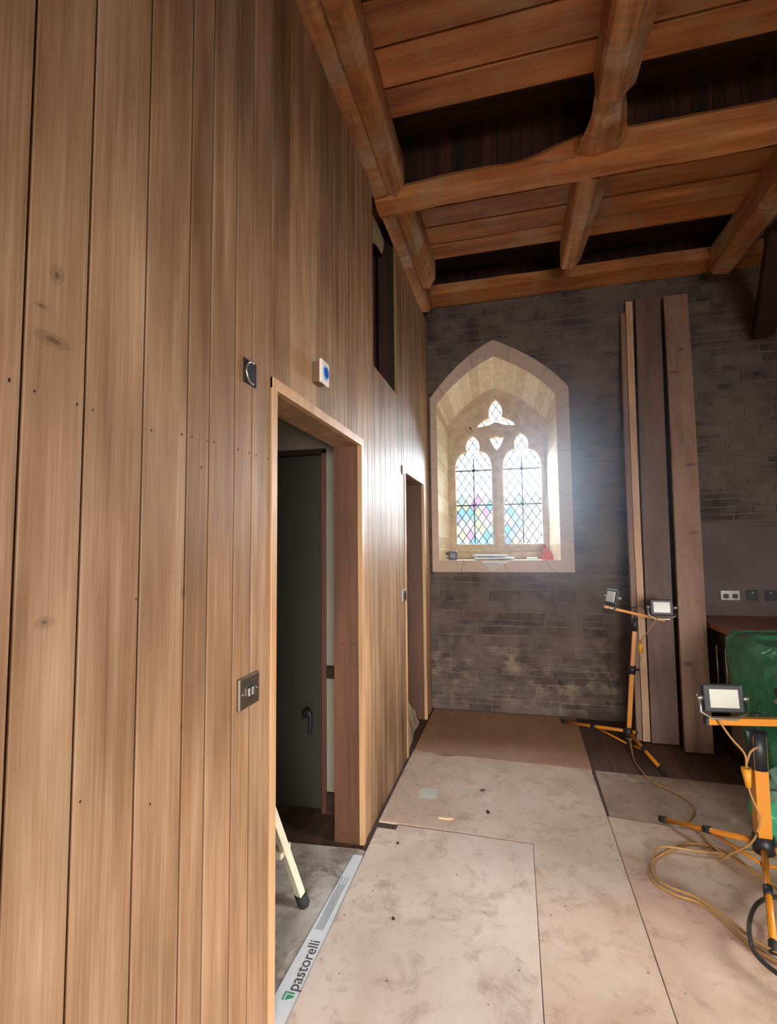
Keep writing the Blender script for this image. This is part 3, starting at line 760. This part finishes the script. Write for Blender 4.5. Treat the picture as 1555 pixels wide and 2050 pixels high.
# purlin across
def pmod(y, z, x):
    k = max(0, min(1, (x-.02)/.4)); k = k*k*(3-2*k)
    if z > 3.70: z = z+.075*k-.02*(1-k)*math.sin(x*7)*.5
    if x < -.66: z += .03 if z > 3.7 else -.005
    sw = math.exp(-((x-.53)/.14)**2)
    if z > 3.7: z += .03*sw
    return (y, z)
bm = hewn([(2.875, 3.685), (2.99, 3.675), (3.03, 3.70), (3.03, 3.80), (2.90, 3.80), (2.87, 3.76)], 'X', -.80, 6.0, 170, .008, 3, 5, pmod, .6)
tag(recenter(obj('purlin', bm, M['timber_x'], smooth=False), (2.6, 2.95, 3.68)), 'long rough orange-brown cross beam spanning the ceiling midway to the window wall', 'beam')
# wall plate at the window wall
bm = hewn([(4.44, 3.86), (4.685, 3.85), (4.685, 3.96), (4.60, 3.98), (4.44, 3.95)], 'X', -.86, 6.0, 120, .008, 3, 9, None, .25)
tag(recenter(obj('wall_plate', bm, M['timber_x']), (2.6, 4.56, 3.85)), 'reddish timber plate running along the top of the stone window wall', 'beam')
# long trimmer on top of the partition
bm = hewn([(-.80, 3.70), (-.715, 3.705), (-.70, 3.74), (-.70, 3.91), (-.80, 3.91)], 'Y', -4.0, 2.86, 120, .004, 3, 3, None, .8)
tag(recenter(obj('trimmer_beam', bm, M['timber_y']), (-.76, -.5, 3.69)), 'narrow orange timber strip along the plank wall top, in front of the cross beam', 'beam')
bm = hewn([(-.80, 3.70), (-.72, 3.705), (-.705, 3.74), (-.705, 3.91), (-.80, 3.91)], 'Y', 3.04, 4.44, 40, .004, 3, 13, None, .8)
tag(recenter(obj('trimmer_beam', bm, M['timber_y']), (-.76, 3.7, 3.69)), 'short timber strip along the plank wall top, between cross beam and window wall', 'beam')

def rafter(xc, wid, y0, y1, label, cham=True, seed=0, taper=None, rnd=.5):
    h = wid/2
    prof = [(xc-h, 3.918), (xc-h, 3.735), (xc-h*.86, 3.712), (xc+h*.12, 3.695), (xc+h*.95, 3.77), (xc+h, 3.80), (xc+h, 3.918)]
    def mod(x, z, y):
        if taper:
            t = max(0, min(1, (y-taper[0])/(taper[1]-taper[0]))); x = xc+taper[3]*t+(x-xc)*(1+(taper[2]-1)*t)
        return (x, z)
    bm = hewn(prof, 'Y', y0, y1, int((y1-y0)/.04), .0045, 4, seed, mod, rnd)
    tag(recenter(obj('rafter', bm, M['timber_y']), (xc, (y0+y1)/2, 3.7)), label, 'rafter', 'roof rafters')
rafter(-.640, .13, -4.0, 2.868, 'rough hewn rafter close against the plank wall, nearer the camera than the cross beam', seed=1, taper=(1.2, 2.7, .8, -.02), rnd=.62)
rafter(.56, .215, -4.0, 2.50, 'thick hewn rafter above the open floor, nearer the camera than the cross beam', seed=2, taper=(1.5, 2.5, .9, -.02), rnd=.7)
rafter(1.78, .22, -4.0, 2.84, 'rafter nearest the right, in front of the cross beam', seed=3)
rafter(2.98, .22, -4.0, 2.84, 'rafter beyond the right edge, in front of the cross beam', seed=4)
rafter(-.652, .115, 3.035, 4.02, 'short rafter against the plank wall, between cross beam and window wall', seed=5, rnd=.9)
rafter(.53, .20, 3.04, 4.03, 'short thick rafter right of the window arch, between cross beam and window wall', seed=6, taper=(3.04, 4.03, .8, -.04), rnd=.75)
rafter(1.72, .22, 3.04, 4.44, 'short dark rafter nearest the right, between cross beam and window wall', seed=7, rnd=.1)
# worn neck of the thick rafter where it meets the purlin
bm = hewn([(.50, 3.80), (.47, 3.75), (.53, 3.71), (.60, 3.73), (.63, 3.80), (.58, 3.90), (.52, 3.90)], 'Y', 2.50, 2.90, 12, .012, 6, 21, lambda x, z, y: (.53+(x-.55)*(1+.9*max(0, (y-2.62)/.28)), z+.03*max(0, (2.62-y)/.12)), .8)
tag(recenter(obj('beam_neck', bm, M['timber_y']), (.54, 2.7, 3.7)), 'worn narrow timber neck joining the thick near rafter to the cross beam', 'beam')
# curved brace in the right corner
bm = hewn([(3.20, -.07), (3.20, .07), (3.36, .07), (3.36, -.07)], 'X', 0, 1, 16, 0, rnd=.1)
P0, P1, P2 = Vector((2.04, 4.62, 3.28)), Vector((1.93, 4.25, 3.40)), Vector((1.84, 3.85, 3.72))
for v in bm.verts:
    t_ = v.co.x; c = P0*(1-t_)**2+P1*2*t_*(1-t_)+P2*t_**2; d = (P1-P0)*(1-t_)+(P2-P1)*t_
    d.normalize(); sd = d.cross(Vector((0, 0, 1))).normalized(); up = sd.cross(d)
    v.co = c+up*(v.co.y-3.28)+sd*v.co.z
    v.co += noise.noise_vector(v.co*4)*.012
tag(recenter(obj('curved_brace', bm, M['darkwood']), (2.0, 4.6, 3.2)), 'dark curved timber brace under the rafter at upper right corner', 'brace')

# ------------------------------------------------------------ protective sheets on the floor
def sheet(pts, m, label, z0=.0005, z1=.010, mat=None):
    bm = BM(); prism(bm, pts, z0, z1)
    bmesh.ops.bevel(bm, geom=[e for e in bm.edges if abs(e.verts[0].co.z-e.verts[1].co.z) < 1e-5 and e.verts[0].co.z > z0+.001], offset=.0015, segments=1, affect='EDGES')
    cx = sum(p[0] for p in pts)/len(pts); cy = sum(p[1] for p in pts)/len(pts)
    return tag(recenter(obj('floor_sheet', bm, M[m]), (cx, cy, 0)), label, 'floor sheet', 'protective sheets on the floor')
sheet([(-.768, 3.722), (-.62, 3.700), (-.545, 3.66), (-.49, 3.668), (-.455, 3.697), (-.2, 3.694), (.46, 3.668), (.470, 4.55), (.47, 4.68), (-.772, 4.685)], 'hb1', 'shade-browned protective sheet on floor below the window, farthest of the row')
sheet([(-.770, 2.735), (-.3, 2.728), (.050, 2.712), (.051, -1.2), (.449, -1.2), (.4535, 2.6), (.452, 3.60), (.456, 3.655), (-.2, 3.682), (-.45, 3.688), (-.49, 3.655), (-.545, 3.647), (-.62, 3.692), (-.770, 3.712)], 'hb2', 'L shaped tan protective sheet carrying the pale tape patch and wood shaving')
sheet([(-.742, 1.20), (-.70, -1.2), (.047, -1.2), (.046, 2.702), (-.3, 2.714), (-.655, 2.718), (-.657, 2.668), (-.762, 2.672)], 'hb3', 'pale scuffed protective sheet nearest the camera beside the near doorway')
sheet([(.4535, -1.2), (1.68, -1.2), (1.66, 2.95), (.95, 3.02), (.4575, 3.068)], 'hb4', 'pinkish protective sheet under the nearer work light stand')
sheet([(.468, 3.078), (.95, 3.035), (1.7, 2.965), (1.35, 3.64), (.475, 3.655)], 'hb5', 'grey dusty sheet between the two work light stands', z1=.008)
bm = BM(); prism(bm, [(-.60, 3.02), (-.50, 3.04), (-.505, 3.15), (-.60, 3.16), (-.615, 3.10)], .0102, .0108)
tag(recenter(obj('tape_patch', bm, plain('pale_tape', srgb(206, 202, 188), .5)), (-.55, 3.09, .01)), 'small pale tape patch stuck on tan floor sheet', 'tape')
bm = BM(); prism(bm, [(-.485, 3.45), (-.47, 3.455), (-.325, 3.13), (-.35, 3.12)], .0102, .0105)
tag(recenter(obj('paint_smear', bm, plain('pale_smear', srgb(204, 190, 172), .7)), (-.41, 3.3, .01)), 'long pale smear across tan floor sheet right of the tape patch', 'smear')
def chip(x, y, sx, sy, ang, m, label, name='wood_chip', cat='debris', z=.0103):
    bm = BM(); n = 10; pts = []
    for i in range(n):
        a = 2*PI*i/n; r = 1+random.uniform(-.25, .25); px, py = sx*r*math.cos(a), sy*r*math.sin(a)
        pts.append((x+px*math.cos(ang)-py*math.sin(ang), y+px*math.sin(ang)+py*math.cos(ang)))
    prism(bm, pts, z, z+.008)
    bmesh.ops.bevel(bm, geom=[e for e in bm.edges if min(v.co.z for v in e.verts) > z+.005], offset=.003, segments=1, affect='EDGES')
    tag(recenter(obj(name, bm, m), (x, y, z)), label, cat)
chip(-.42, 2.835, .045, .010, .1, M['chip'], 'curled pale wood shaving on tan sheet near its front edge', 'wood_shaving')
chip(-.19, 2.955, .010, .016, .3, plain('grit_dark', srgb(70, 52, 42), .9), 'dark crumb of grit right of the pale wood shaving')
chip(-.235, 3.20, .014, .008, .3, plain('grit_brown', srgb(96, 72, 56), .9), 'brown crumb farther up the tan sheet')
for i, (x, y) in enumerate([(-.62, 2.55), (-.52, 2.05), (-.30, 1.62), (-.46, 1.55)]):
    chip(x, y, .006, .005, 0, plain('grit_dark', srgb(40, 28, 24), .9), ['black speck near the notch of the pale scuffed sheet', 'black speck beside the printed carton edge on pale sheet', 'right speck of the near pair on pale scuffed sheet', 'left speck of the near pair on pale scuffed sheet'][i], 'grit_speck')

# ------------------------------------------------------------ boards leaning on the stone wall
def lean(name, b0, b1, t0, t1, zt, yb, yt, th, m, label, rnd=.5, ztr=None):
    """board standing on the floor at yb and resting on the wall at yt"""
    bm = BM(); l = lay(bm); n = 24; rows = []
    for i in range(n+1):
        f = i/n; z1 = zt*f; row = []
        y = yb+(yt-yb)*f
        xa = b0+(t0-b0)*f; xb = b1+(t1-b1)*f
        wob = .004*math.sin(f*5+b0*9)
        for (x, yy) in ((xa, y), (xb, y), (xb, y+th), (xa, y+th)): row.append(bm.verts.new((x+wob, yy, z1+.011*(1-f))))
        rows.append(row)
    for i in range(n):
        for k in range(4): f_ = bm.faces.new((rows[i][k], rows[i][(k+1) % 4], rows[i+1][(k+1) % 4], rows[i+1][k])); f_[l] = rnd
    bm.faces.new(rows[0][::-1]); bm.faces.new(rows[-1])
    bmesh.ops.bevel(bm, geom=[e for e in bm.edges if len(e.link_faces) == 2 and e.calc_face_angle(0) > .8], offset=.002, segments=1, affect='EDGES')
    o = recenter(obj(name, bm, m), (0, 0, 0)); tag(o, label, 'board'); return o
lean('timber_batten', .862, .900, .962, 1.000, 3.56, 4.26, 4.645, .045, M['plank_a'], 'slim brown batten, leftmost of the timbers leaning on the stone wall', .5)
lean('timber_batten', .905, .955, 1.005, 1.058, 3.66, 4.25, 4.64, .035, M['batten'], 'pale narrow batten leaning on the wall between the slim brown batten and dull wide board', .7)
lean('leaning_board', .962, 1.150, 1.085, 1.285, 3.68, 4.235, 4.655, .03, M['plank_b'], 'wide dull brown board leaning on the wall, middle one behind the far work light', .4)
lean('leaning_board', 1.158, 1.342, 1.305, 1.490, 3.66, 4.11, 4.62, .035, M['plank_a'], 'wide reddish knotty board leaning on the wall, rightmost of the timbers', .7)

# ------------------------------------------------------------ work light stands
def head(parent, c, yaw, tilt, w_=.135, h_=.10, d_=.03, lit=0):
    """LED floodlight: c = world centre; own U-bracket"""
    t = bpy.data.objects.new('lamp_head', None)
    def place(bm):
        Mx = Matrix.Translation(c) @ Matrix.Rotation(yaw, 4, 'Z') @ Matrix.Rotation(tilt, 4, 'X')
        bmesh.ops.transform(bm, matrix=Mx, verts=bm.verts[:]); return bm
    bm = BM(); box(bm, (-w_/2, -d_/2, -h_/2), (w_/2, d_/2, h_/2), .006); body = part('lamp_housing', place(bm), M['black'], parent)
    bm = BM(); box(bm, (-w_*.36, -d_/2-.003, -h_*.33), (w_*.36, -d_/2+.002, h_*.33), .001); part('lamp_glass', place(bm), M['lampglass'], body)
    bm = BM()
    for k in range(5): box(bm, (-w_*.36+k*w_*.16, d_/2-.002, -h_*.36), (-w_*.36+k*w_*.16+.006, d_/2+.014, h_*.36))
    part('cooling_fin', place(bm), M['black'], body)
    bm = BM(); hh = h_/2+.028
    tube(bm, [(-w_/2-.012, 0, 0), (-w_/2-.012, 0, -hh*.7), (-w_*.3, 0, -hh), (w_*.3, 0, -hh), (w_/2+.012, 0, -hh*.7), (w_/2+.012, 0, 0)], .006, 6)
    for s in (-1, 1): tube(bm, [(s*(w_/2-.002), 0, 0), (s*(w_/2+.024), 0, 0)], .011, 8)
    part('lamp_bracket', place(bm), M['steel'], parent)
def stand(base, hubz, top, ends, zleg, label, pr, jz, bar_a, bar_b, name='work_light_stand', br=.0135):
    t = thing(name, (base[0], base[1], 0), label, 'work light')
    B = Vector((base[0], base[1], hubz)); T = Vector(top)
    J = B.lerp(T, jz or 0)
    if jz is None:
        bm = BM(); tube(bm, [B-Vector((0, 0, .02)), T], pr, 4, square=True); part('pole', bm, M['orange'], t)
    else:
      bm = BM(); tube(bm, [B-Vector((0, 0, .05)), J], pr, 4, square=True); part('pole', bm, M['orange'], t)
      bm = BM(); tube(bm, [J, T], pr*.82, 4, square=True); part('pole', bm, M['orange'], t)
      bm = BM(); tube(bm, [J-(T-B).normalized()*.03, J+(T-B).normalized()*.03], pr*1.35, 8); tube(bm, [J, J+Vector((.05, 0, 0))], .009, 8); part('collar', bm, M['black'], t)
    bm = BM(); tube(bm, [T-(T-B).normalized()*.12*pr/.03, T+Vector((0, 0, .012))], pr*1.02, 12); part('top_sleeve', bm, M['black'], t)
    bm = BM(); tube(bm, [B-Vector((0, 0, .04)), B+Vector((0, 0, .03))], min(pr*1.5, .042), 10); part('hub', bm, M['black'], t)
    for (ex, ey) in ends:
        E = Vector((ex, ey, zleg)); d = (E-B).normalized(); mid = B.lerp(E, .5)
        bm = BM(); tube(bm, [B+d*.03, E], .0125, 10); lg = part('leg', bm, M['orange'], t)
        bm = BM(); tube(bm, [E-d*.03, E+d*.012], .016, 10); part('foot', bm, M['rubber'], lg)
        bm = BM(); tube(bm, [mid-d*.02, mid+d*.02], .017, 10); part('leg_clamp', bm, M['black'], lg)
        low = B-Vector((0, 0, .10)) if hubz > .15 else B-Vector((0, 0, hubz-.035))
        bm = BM(); tube(bm, [low, mid], .007, 8); part('brace', bm, M['orange'], t)
    bm = BM(); tube(bm, [B-Vector((0, 0, .04)), Vector((B.x, B.y, max(.03, B.z-.12)))], .012, 8); part('lower_stem', bm, M['black'], t)
    bm = BM(); tube(bm, [Vector(bar_a), Vector(bar_b)], br, 4, square=True); part('crossbar', bm, M['orange'], t)
    for e in (bar_a, bar_b):
        bm = BM(); d = (Vector(bar_b)-Vector(bar_a)).normalized(); e = Vector(e); tube(bm, [e-d*.006, e+d*.006], br+.001, 4, square=True); part('end_cap', bm, M['black'], t)
    mid = (Vector(bar_a)+Vector(bar_b))/2
    bm = BM(); tube(bm, [T, Vector((T.x, T.y, T.z+.07))], .006, 8); tube(bm, [(T.x, T.y, T.z+.085), (T.x, T.y, T.z+.095)], .022, 10); part('wing_knob', bm, M['black'], t)
    return t
s1 = stand((.775, 4.10), .13, (.855, 4.10, .95), [(.36, 4.53), (.905, 3.72), (.93, 4.40)], .02, 'orange tripod work light in front of the leaning timbers', .021, .55, (.637, 4.08, 1.048), (1.07, 4.12, .945))
head(s1, Vector((.700, 4.06, 1.12)), -1.22, -.25, .15, .12)
head(s1, Vector((1.03, 4.06, 1.05)), -.12, -.15, .15, .115)
bm = BM(); tube(bm, spline([(1.0, 4.05, .98), (.93, 4.0, .90), (.87, 4.05, .78), (.88, 4.06, .70), (.86, 4.07, .6)], 6), .004, 6); part('lead_wire', bm, M['yellowcord'], s1, True)
bm = BM(); tube(bm, [(.875, 4.06, .80), (.877, 4.06, .72)], [.012, .018], 8); part('plug', bm, M['yellowplug'], s1)
s2 = stand((1.028, 2.62), .195, (1.028, 2.62, .66), [(.735, 3.08), (.882, 2.215), (1.33, 2.60)], .022, 'orange tripod work light nearest the camera at the right edge', .037, None, (.822, 2.60, .712), (1.26, 2.64, .722), br=.021)
head(s2, Vector((.885, 2.58, .822)), .10, -.12, .165, .12)
head(s2, Vector((1.165, 2.60, .825)), .5, -.3, .14, .115)
bm = BM(); tube(bm, spline([(.86, 2.57, .73), (.90, 2.55, .66), (.945, 2.54, .60), (.95, 2.54, .53), (.955, 2.54, .45), (.975, 2.53, .38), (.985, 2.53, .33), (.96, 2.56, .22), (.90, 2.66, .10), (.88, 2.72, .035)], 6), .0045, 6); part('lead_wire', bm, M['yellowcord'], s2, True)
bm = BM(); tube(bm, spline([(1.01, 2.575, .62), (.975, 2.56, .60), (.95, 2.545, .545)], 6), .0045, 6); part('lead_wire', bm, M['yellowcord'], s2, True)
bm = BM(); tube(bm, [(.948, 2.54, .54), (.953, 2.54, .46)], [.021, .011], 8); part('plug', bm, M['yellowplug'], s2)
def cord(pts, r, m, label, z=.016, name='power_cord'):
    bm = BM(); tube(bm, spline([(p[0], p[1], p[2] if len(p) > 2 else z) for p in pts], 7), r, 8)
    o = obj(name, bm, m, smooth=True); c = Vector(pts[0][:2]+(0,)) if len(pts[0]) == 2 else Vector((pts[0][0], pts[0][1], 0))
    tag(recenter(o, c), label, 'cord'); return o
cord([(.775, 4.05, .09), (.765, 3.9, .02), (.764, 3.788), (.79, 3.571), (.874, 3.457), (.937, 3.349), (.935, 3.235), (.874, 3.115), (.855, 3.05), (.885, 3.0), (.896, 2.879), (.911, 2.80), (.978, 2.855), (1.067, 2.874), (1.15, 2.86), (1.25, 2.84)], .0048, M['yellowcord'], 'ochre cord trailing over the floor from far work light to the near one')
cord([(1.22, 2.60), (1.1, 2.56), (1.02, 2.70), (.98, 2.82), (.875, 2.883), (.782, 2.869), (.665, 2.771), (.575, 2.66), (.553, 2.539), (.623, 2.464), (.707, 2.429), (.764, 2.332), (.809, 2.228), (.88, 2.16), (1.0, 2.10)], .0052, M['yellowcord'], 'outer ochre cord loop lying left of the near work light')
cord([(1.3, 2.45), (1.12, 2.48), (.985, 2.72), (.93, 2.80), (.82, 2.80), (.66, 2.80), (.595, 2.70), (.566, 2.58), (.60, 2.50), (.70, 2.447), (.774, 2.35), (.83, 2.245), (.93, 2.17)], .0052, M['yellowcord'], 'inner ochre cord loop lying left of the near work light', z=.027)
cord([(.885, 2.96), (.90, 2.84), (.96, 2.74), (1.01, 2.66), (1.07, 2.57), (1.16, 2.53), (1.28, 2.50)], .0048, M['yellowcord'], 'short ochre cord passing under the hub of the near work light', z=.037)
cord([(1.25, 2.62), (1.08, 2.52), (.990, 2.49), (.917, 2.432), (.852, 2.33), (.815, 2.235), (.80, 2.150), (.836, 2.07), (.93, 1.98), (1.1, 1.93)], .0085, M['blackcord'], 'thick black cable curling on floor by the near work light foot', z=.042)

# ------------------------------------------------------------ things on the window sill
Z0 = 1.3815
t = thing('tape_measure', (-.58, 4.80, Z0), 'dark grey square tape measure at left end of the window sill', 'tape measure')
bm = BM(); box(bm, (-.625, 4.775, Z0), (-.540, 4.83, Z0+.085), .012); part('case', bm, M['grey'], t)
bm = BM(); box(bm, (-.605, 4.771, Z0+.022), (-.562, 4.777, Z0+.062), .003); part('badge', bm, plain('badge_blue', srgb(130, 140, 160), .5), t)
bm = BM(); box(bm, (-.655, 4.79, Z0+.052), (-.62, 4.815, Z0+.072), .003); part('belt_clip', bm, M['black'], t)
def magazine(x, y, w_, d_, h_, ang, z, m, label):
    bm = BM(); box(bm, (-w_/2, -d_/2, 0), (w_/2, d_/2, h_), .001)
    for v in bm.verts: v.co.z += .010*(v.co.x/w_*2)**2
    bmesh.ops.transform(bm, matrix=Matrix.Translation((x, y, z)) @ Matrix.Rotation(ang, 4, 'Z'), verts=bm.verts[:])
    tag(recenter(obj('papers', bm, m), (x, y, z)), label, 'papers')
magazine(-.20, 4.86, .36, .22, .014, .12, Z0, M['paper'], 'white papers at the bottom of the stack on the window sill')
magazine(-.23, 4.84, .30, .20, .012, -.18, Z0+.0255, plain('blue_white_magazine', srgb(196, 210, 222), .4), 'blue-white magazine on top of the papers on the sill')
bm = crumple(lambda u, v: Vector((-.32+.30*u+.02*v, 4.80-.145*v*(1 if v < .6 else 1)+.0, Z0+.0245 if False else Z0+.0015)), 2, 2, .001)
bm.free()
# sheet of drawing paper hanging over the edge, corner down
bm = BM(); a = Vector((-.30, YB+.03, Z0+.001)); 
V = [bm.verts.new(p) for p in ((-.36, 4.84, Z0+.0006), (-.02, 4.80, Z0+.0006), (-.02, YB+.010, Z0+.0008), (-.32, YB+.010, Z0+.0008), (-.30, YB-.030, Z0-.02), (-.08, YB-.030, Z0-.02), (-.215, YB-.034, Z0-.105))]
bm.faces.new((V[0], V[1], V[2], V[3])); bm.faces.new((V[3], V[2], V[5], V[4])); bm.faces.new((V[4], V[5], V[6]))
bmesh.ops.solidify(bm, geom=bm.faces[:], thickness=.0005)
tag(recenter(obj('drawing_sheet', bm, plain('drawing_paper', srgb(240, 234, 228), .8, var=.03)), (-.2, 4.72, Z0)), 'thin drawing sheet with its corner hanging down over the window sill edge', 'papers')
bm = BM(); box(bm, (.10, 4.84, Z0), (.20, 4.90, Z0+.022), .003)
tag(recenter(obj('small_carton', bm, plain('pale_green_carton', srgb(214, 230, 220), .6)), (.15, 4.87, Z0)), 'small pale flat carton on sill between papers and orange bottle', 'box')
t = thing('glue_bottle', (.285, 4.80, Z0), 'orange-red cone shaped bottle with dark cap at right end of window sill', 'bottle')
bm = BM(); l = lay(bm)
tube(bm, [(.285, 4.80, Z0), (.285, 4.80, Z0+.02), (.280, 4.80, Z0+.06), (.270, 4.80, Z0+.10), (.262, 4.80, Z0+.112)], [.056, .056, .042, .020, .014], 20); part('bottle_body', bm, M['redplastic'], t, True)
bm = BM(); tube(bm, [(.262, 4.80, Z0+.110), (.257, 4.80, Z0+.145)], [.019, .015], 14); tube(bm, [(.262, 4.80, Z0+.125), (.238, 4.78, Z0+.112)], .010, 8); part('cap', bm, plain('brick_red_cap', srgb(150, 56, 40), .5), t)
for v in ():
    pass

# ------------------------------------------------------------ kitchen units at the right
t = thing('kitchen_units_worktop', (1.7, 3.5, .88), 'brown wooden worktop running along the right side below the sockets', 'worktop')
bm = BM(); prism(bm, [(1.385, 4.68), (1.425, 2.0), (2.1, 2.0), (2.1, 4.68)], .882, .921); bmesh.ops.bevel(bm, geom=bm.edges[:], offset=.003, segments=1, affect='EDGES'); 
o = part('worktop_slab', bm, M['worktop'], t)
def unit(y0, y1, label, dark=False):
    t = thing('base_cabinet', (1.75, (y0+y1)/2, 0), label, 'cabinet')
    bm = BM(); box(bm, (1.45, y0+.002, .10), (2.05, y1-.002, .88), .001); part('body', bm, M['cabinet'], t)
    bm = BM(); box(bm, (1.50, y0+.002, 0), (2.0, y1-.002, .10), .001); part('plinth', bm, M['darkwood'], t)
    bm = BM(); box(bm, (1.428, y0+.004, .12), (1.449, y1-.004, .87), .002); d = part('door', bm, M['black'] if dark else M['cabinet'], t)
    bm = BM()
    yh = y1-.06 if not dark else y0+.10
    tube(bm, [(1.40, yh, .45), (1.40, yh, .78)], .007, 8); tube(bm, [(1.40, yh, .48), (1.43, yh, .48)], .005, 6); tube(bm, [(1.40, yh, .75), (1.43, yh, .75)], .005, 6)
    part('handle', bm, M['steel'], d)
unit(4.03, 4.66, 'dark fronted kitchen unit with upright steel handle beside the leaning timbers', True)
unit(3.42, 4.03, 'taupe kitchen unit half covered by green polythene')
unit(2.81, 3.42, 'kitchen unit under the green polythene nearer the camera')
unit(2.2, 2.81, 'kitchen unit at the near end of the covered run')
for i, (x0, x1, nm, lb) in enumerate([(1.636, 1.777, 'double_socket', 'silver double socket on dark panel nearest the leaning timbers'), (1.825, 1.905, 'blank_socket', 'dark single socket between two others above the worktop'), (1.955, 2.095, 'double_socket', 'dark double socket at the right edge above the worktop')]):
    t = thing(nm, ((x0+x1)/2, YB-.012, 1.045), lb, 'socket')
    m = M['steel'] if i == 0 else M['black']
    bm = BM(); box(bm, (x0, YB-.022, 1.046), (x1, YB-.012, 1.128), .003); part('face_plate', bm, m, t)
    for k in range(2 if x1-x0 > .1 else 1):
        xx = x0+(x1-x0)*((.27, .73)[k] if x1-x0 > .1 else .5)
        bm = BM(); box(bm, (xx-.02, YB-.0235, 1.062), (xx+.02, YB-.0215, 1.098), .001); part('socket_insert', bm, M['black'], t)
        bm = BM(); box(bm, (xx-.006, YB-.027, 1.104), (xx+.006, YB-.0215, 1.118), .001); part('rocker', bm, M['steel'], t)
# green polythene draped over the units
def drape(u, v):
    # u: along y (far->near), v: from the top of the worktop, over the edge, to the floor
    y = 3.83-1.55*u
    n = noise.noise_vector(Vector((u*5, v*3.2, 2.))); f = noise.noise_vector(Vector((u*14, v*1.2, 7.)))
    s = v*1.55
    if s < .35: x = 1.78-s; z = .928+.02*abs(n.z)+.012*abs(f.x)
    elif s < .42: x = 1.405-.03*((s-.35)/.07); z = .925-(s-.35)*.5
    else:
        k = (s-.42)/1.13; x = 1.372-.03*k*k-.035*k*(.5+.5*math.sin(u*13+1+k*3))+.04*n.x*k-.035*abs(f.x)*min(1, k*3); z = .885*(1-k)+.012
        y = 3.83-.5*k-(1.55-.5*k)*u+.03*n.y*k
    if s > .40:
        r1 = noise.ridged_multi_fractal(Vector((u*2.6+v*1.4, v*1.6-u*2.2, 3.3)), .8, 2.1, 3, .9, 2.0) if hasattr(noise, 'ridged_multi_fractal') else 0
        x -= .022*min(1, (s-.40)*6)*r1
    return Vector((x-.02, y+.02*n.y, z+.01*f.z*(1 if s < .42 else .2)))
bm = crumple(drape, 80, 100, .0015)
tag(recenter(obj('green_sheet', bm, M['green'], smooth=True), (1.4, 3.1, 0)), 'glossy green polythene sheet draped over the kitchen units', 'plastic sheet')
# green rubble sack on the floor
t = thing('rubble_sack', (1.28, 3.02, 0), 'crumpled green plastic sack on floor behind the near work light', 'sack')
bm = BM(); bmesh.ops.create_uvsphere(bm, u_segments=36, v_segments=24, radius=1)
for v in bm.verts:
    c = v.co.copy(); n = noise.noise_vector(c*1.7); f = noise.noise_vector(c*4.5)
    v.co = Vector((1.27+c.x*.125+.03*n.x+.012*f.x, 3.02+c.y*.12+.03*n.y, max(.011, .135+c.z*.15+.025*n.z+.01*f.z)))
part('sack_body', bm, M['green'], t, True)
bm = BM(); tube(bm, [(1.25, 3.0, .255), (1.235, 2.99, .285), (1.25, 2.985, .315), (1.285, 2.98, .325)], [.085, .055, .06, .07], 14)
for v in bm.verts: v.co += noise.noise_vector(v.co*18)*.02
part('sack_neck', bm, plain('pale_green_plastic', srgb(150, 196, 174), .3, coat=.4), t, True)

# ------------------------------------------------------------ dusty haze hanging in the church
bm = BM(); bmesh.ops.create_uvsphere(bm, u_segments=32, v_segments=20, radius=1)
for v in bm.verts:
    v.co = Vector((max(-.78, .52+v.co.x*1.22), min(4.655, 4.15+v.co.y*.92), 2.05+v.co.z*1.57))
hz = obj('dust_haze', bm, []); tag(hz, 'thin bluish cloud of dusty haze glowing beside the window', 'haze', kind='stuff')
m = bpy.data.materials.new('dust_haze'); m.use_nodes = True; nt = m.node_tree; nt.nodes.remove(nt.nodes['Principled BSDF'])
vs = N(nt, 'ShaderNodeVolumeScatter'); vs.inputs['Color'].default_value = (.62, .78, 1, 1); vs.inputs['Anisotropy'].default_value = .3
tc = N(nt, 'ShaderNodeTexCoord')
a = N(nt, 'ShaderNodeVectorMath', operation='SUBTRACT'); L(nt, tc.outputs['Object'], a.inputs[0]); a.inputs[1].default_value = (.52, 4.15, 2.05)
b = N(nt, 'ShaderNodeVectorMath', operation='DIVIDE'); L(nt, a.outputs[0], b.inputs[0]); b.inputs[1].default_value = (.66, .5, .85)
ln = N(nt, 'ShaderNodeVectorMath', operation='LENGTH'); L(nt, b.outputs[0], ln.inputs[0])
g = math_(nt, 'POWER', 2.718, math_(nt, 'MULTIPLY', math_(nt, 'MULTIPLY', ln.outputs['Value'], ln.outputs['Value']), -1.0))
L(nt, math_(nt, 'MAXIMUM', math_(nt, 'MULTIPLY_ADD', g, .47, -.018), 0), vs.inputs['Density'])
L(nt, vs.outputs[0], nt.nodes['Material Output'].inputs['Volume']); hz.data.materials.append(m)
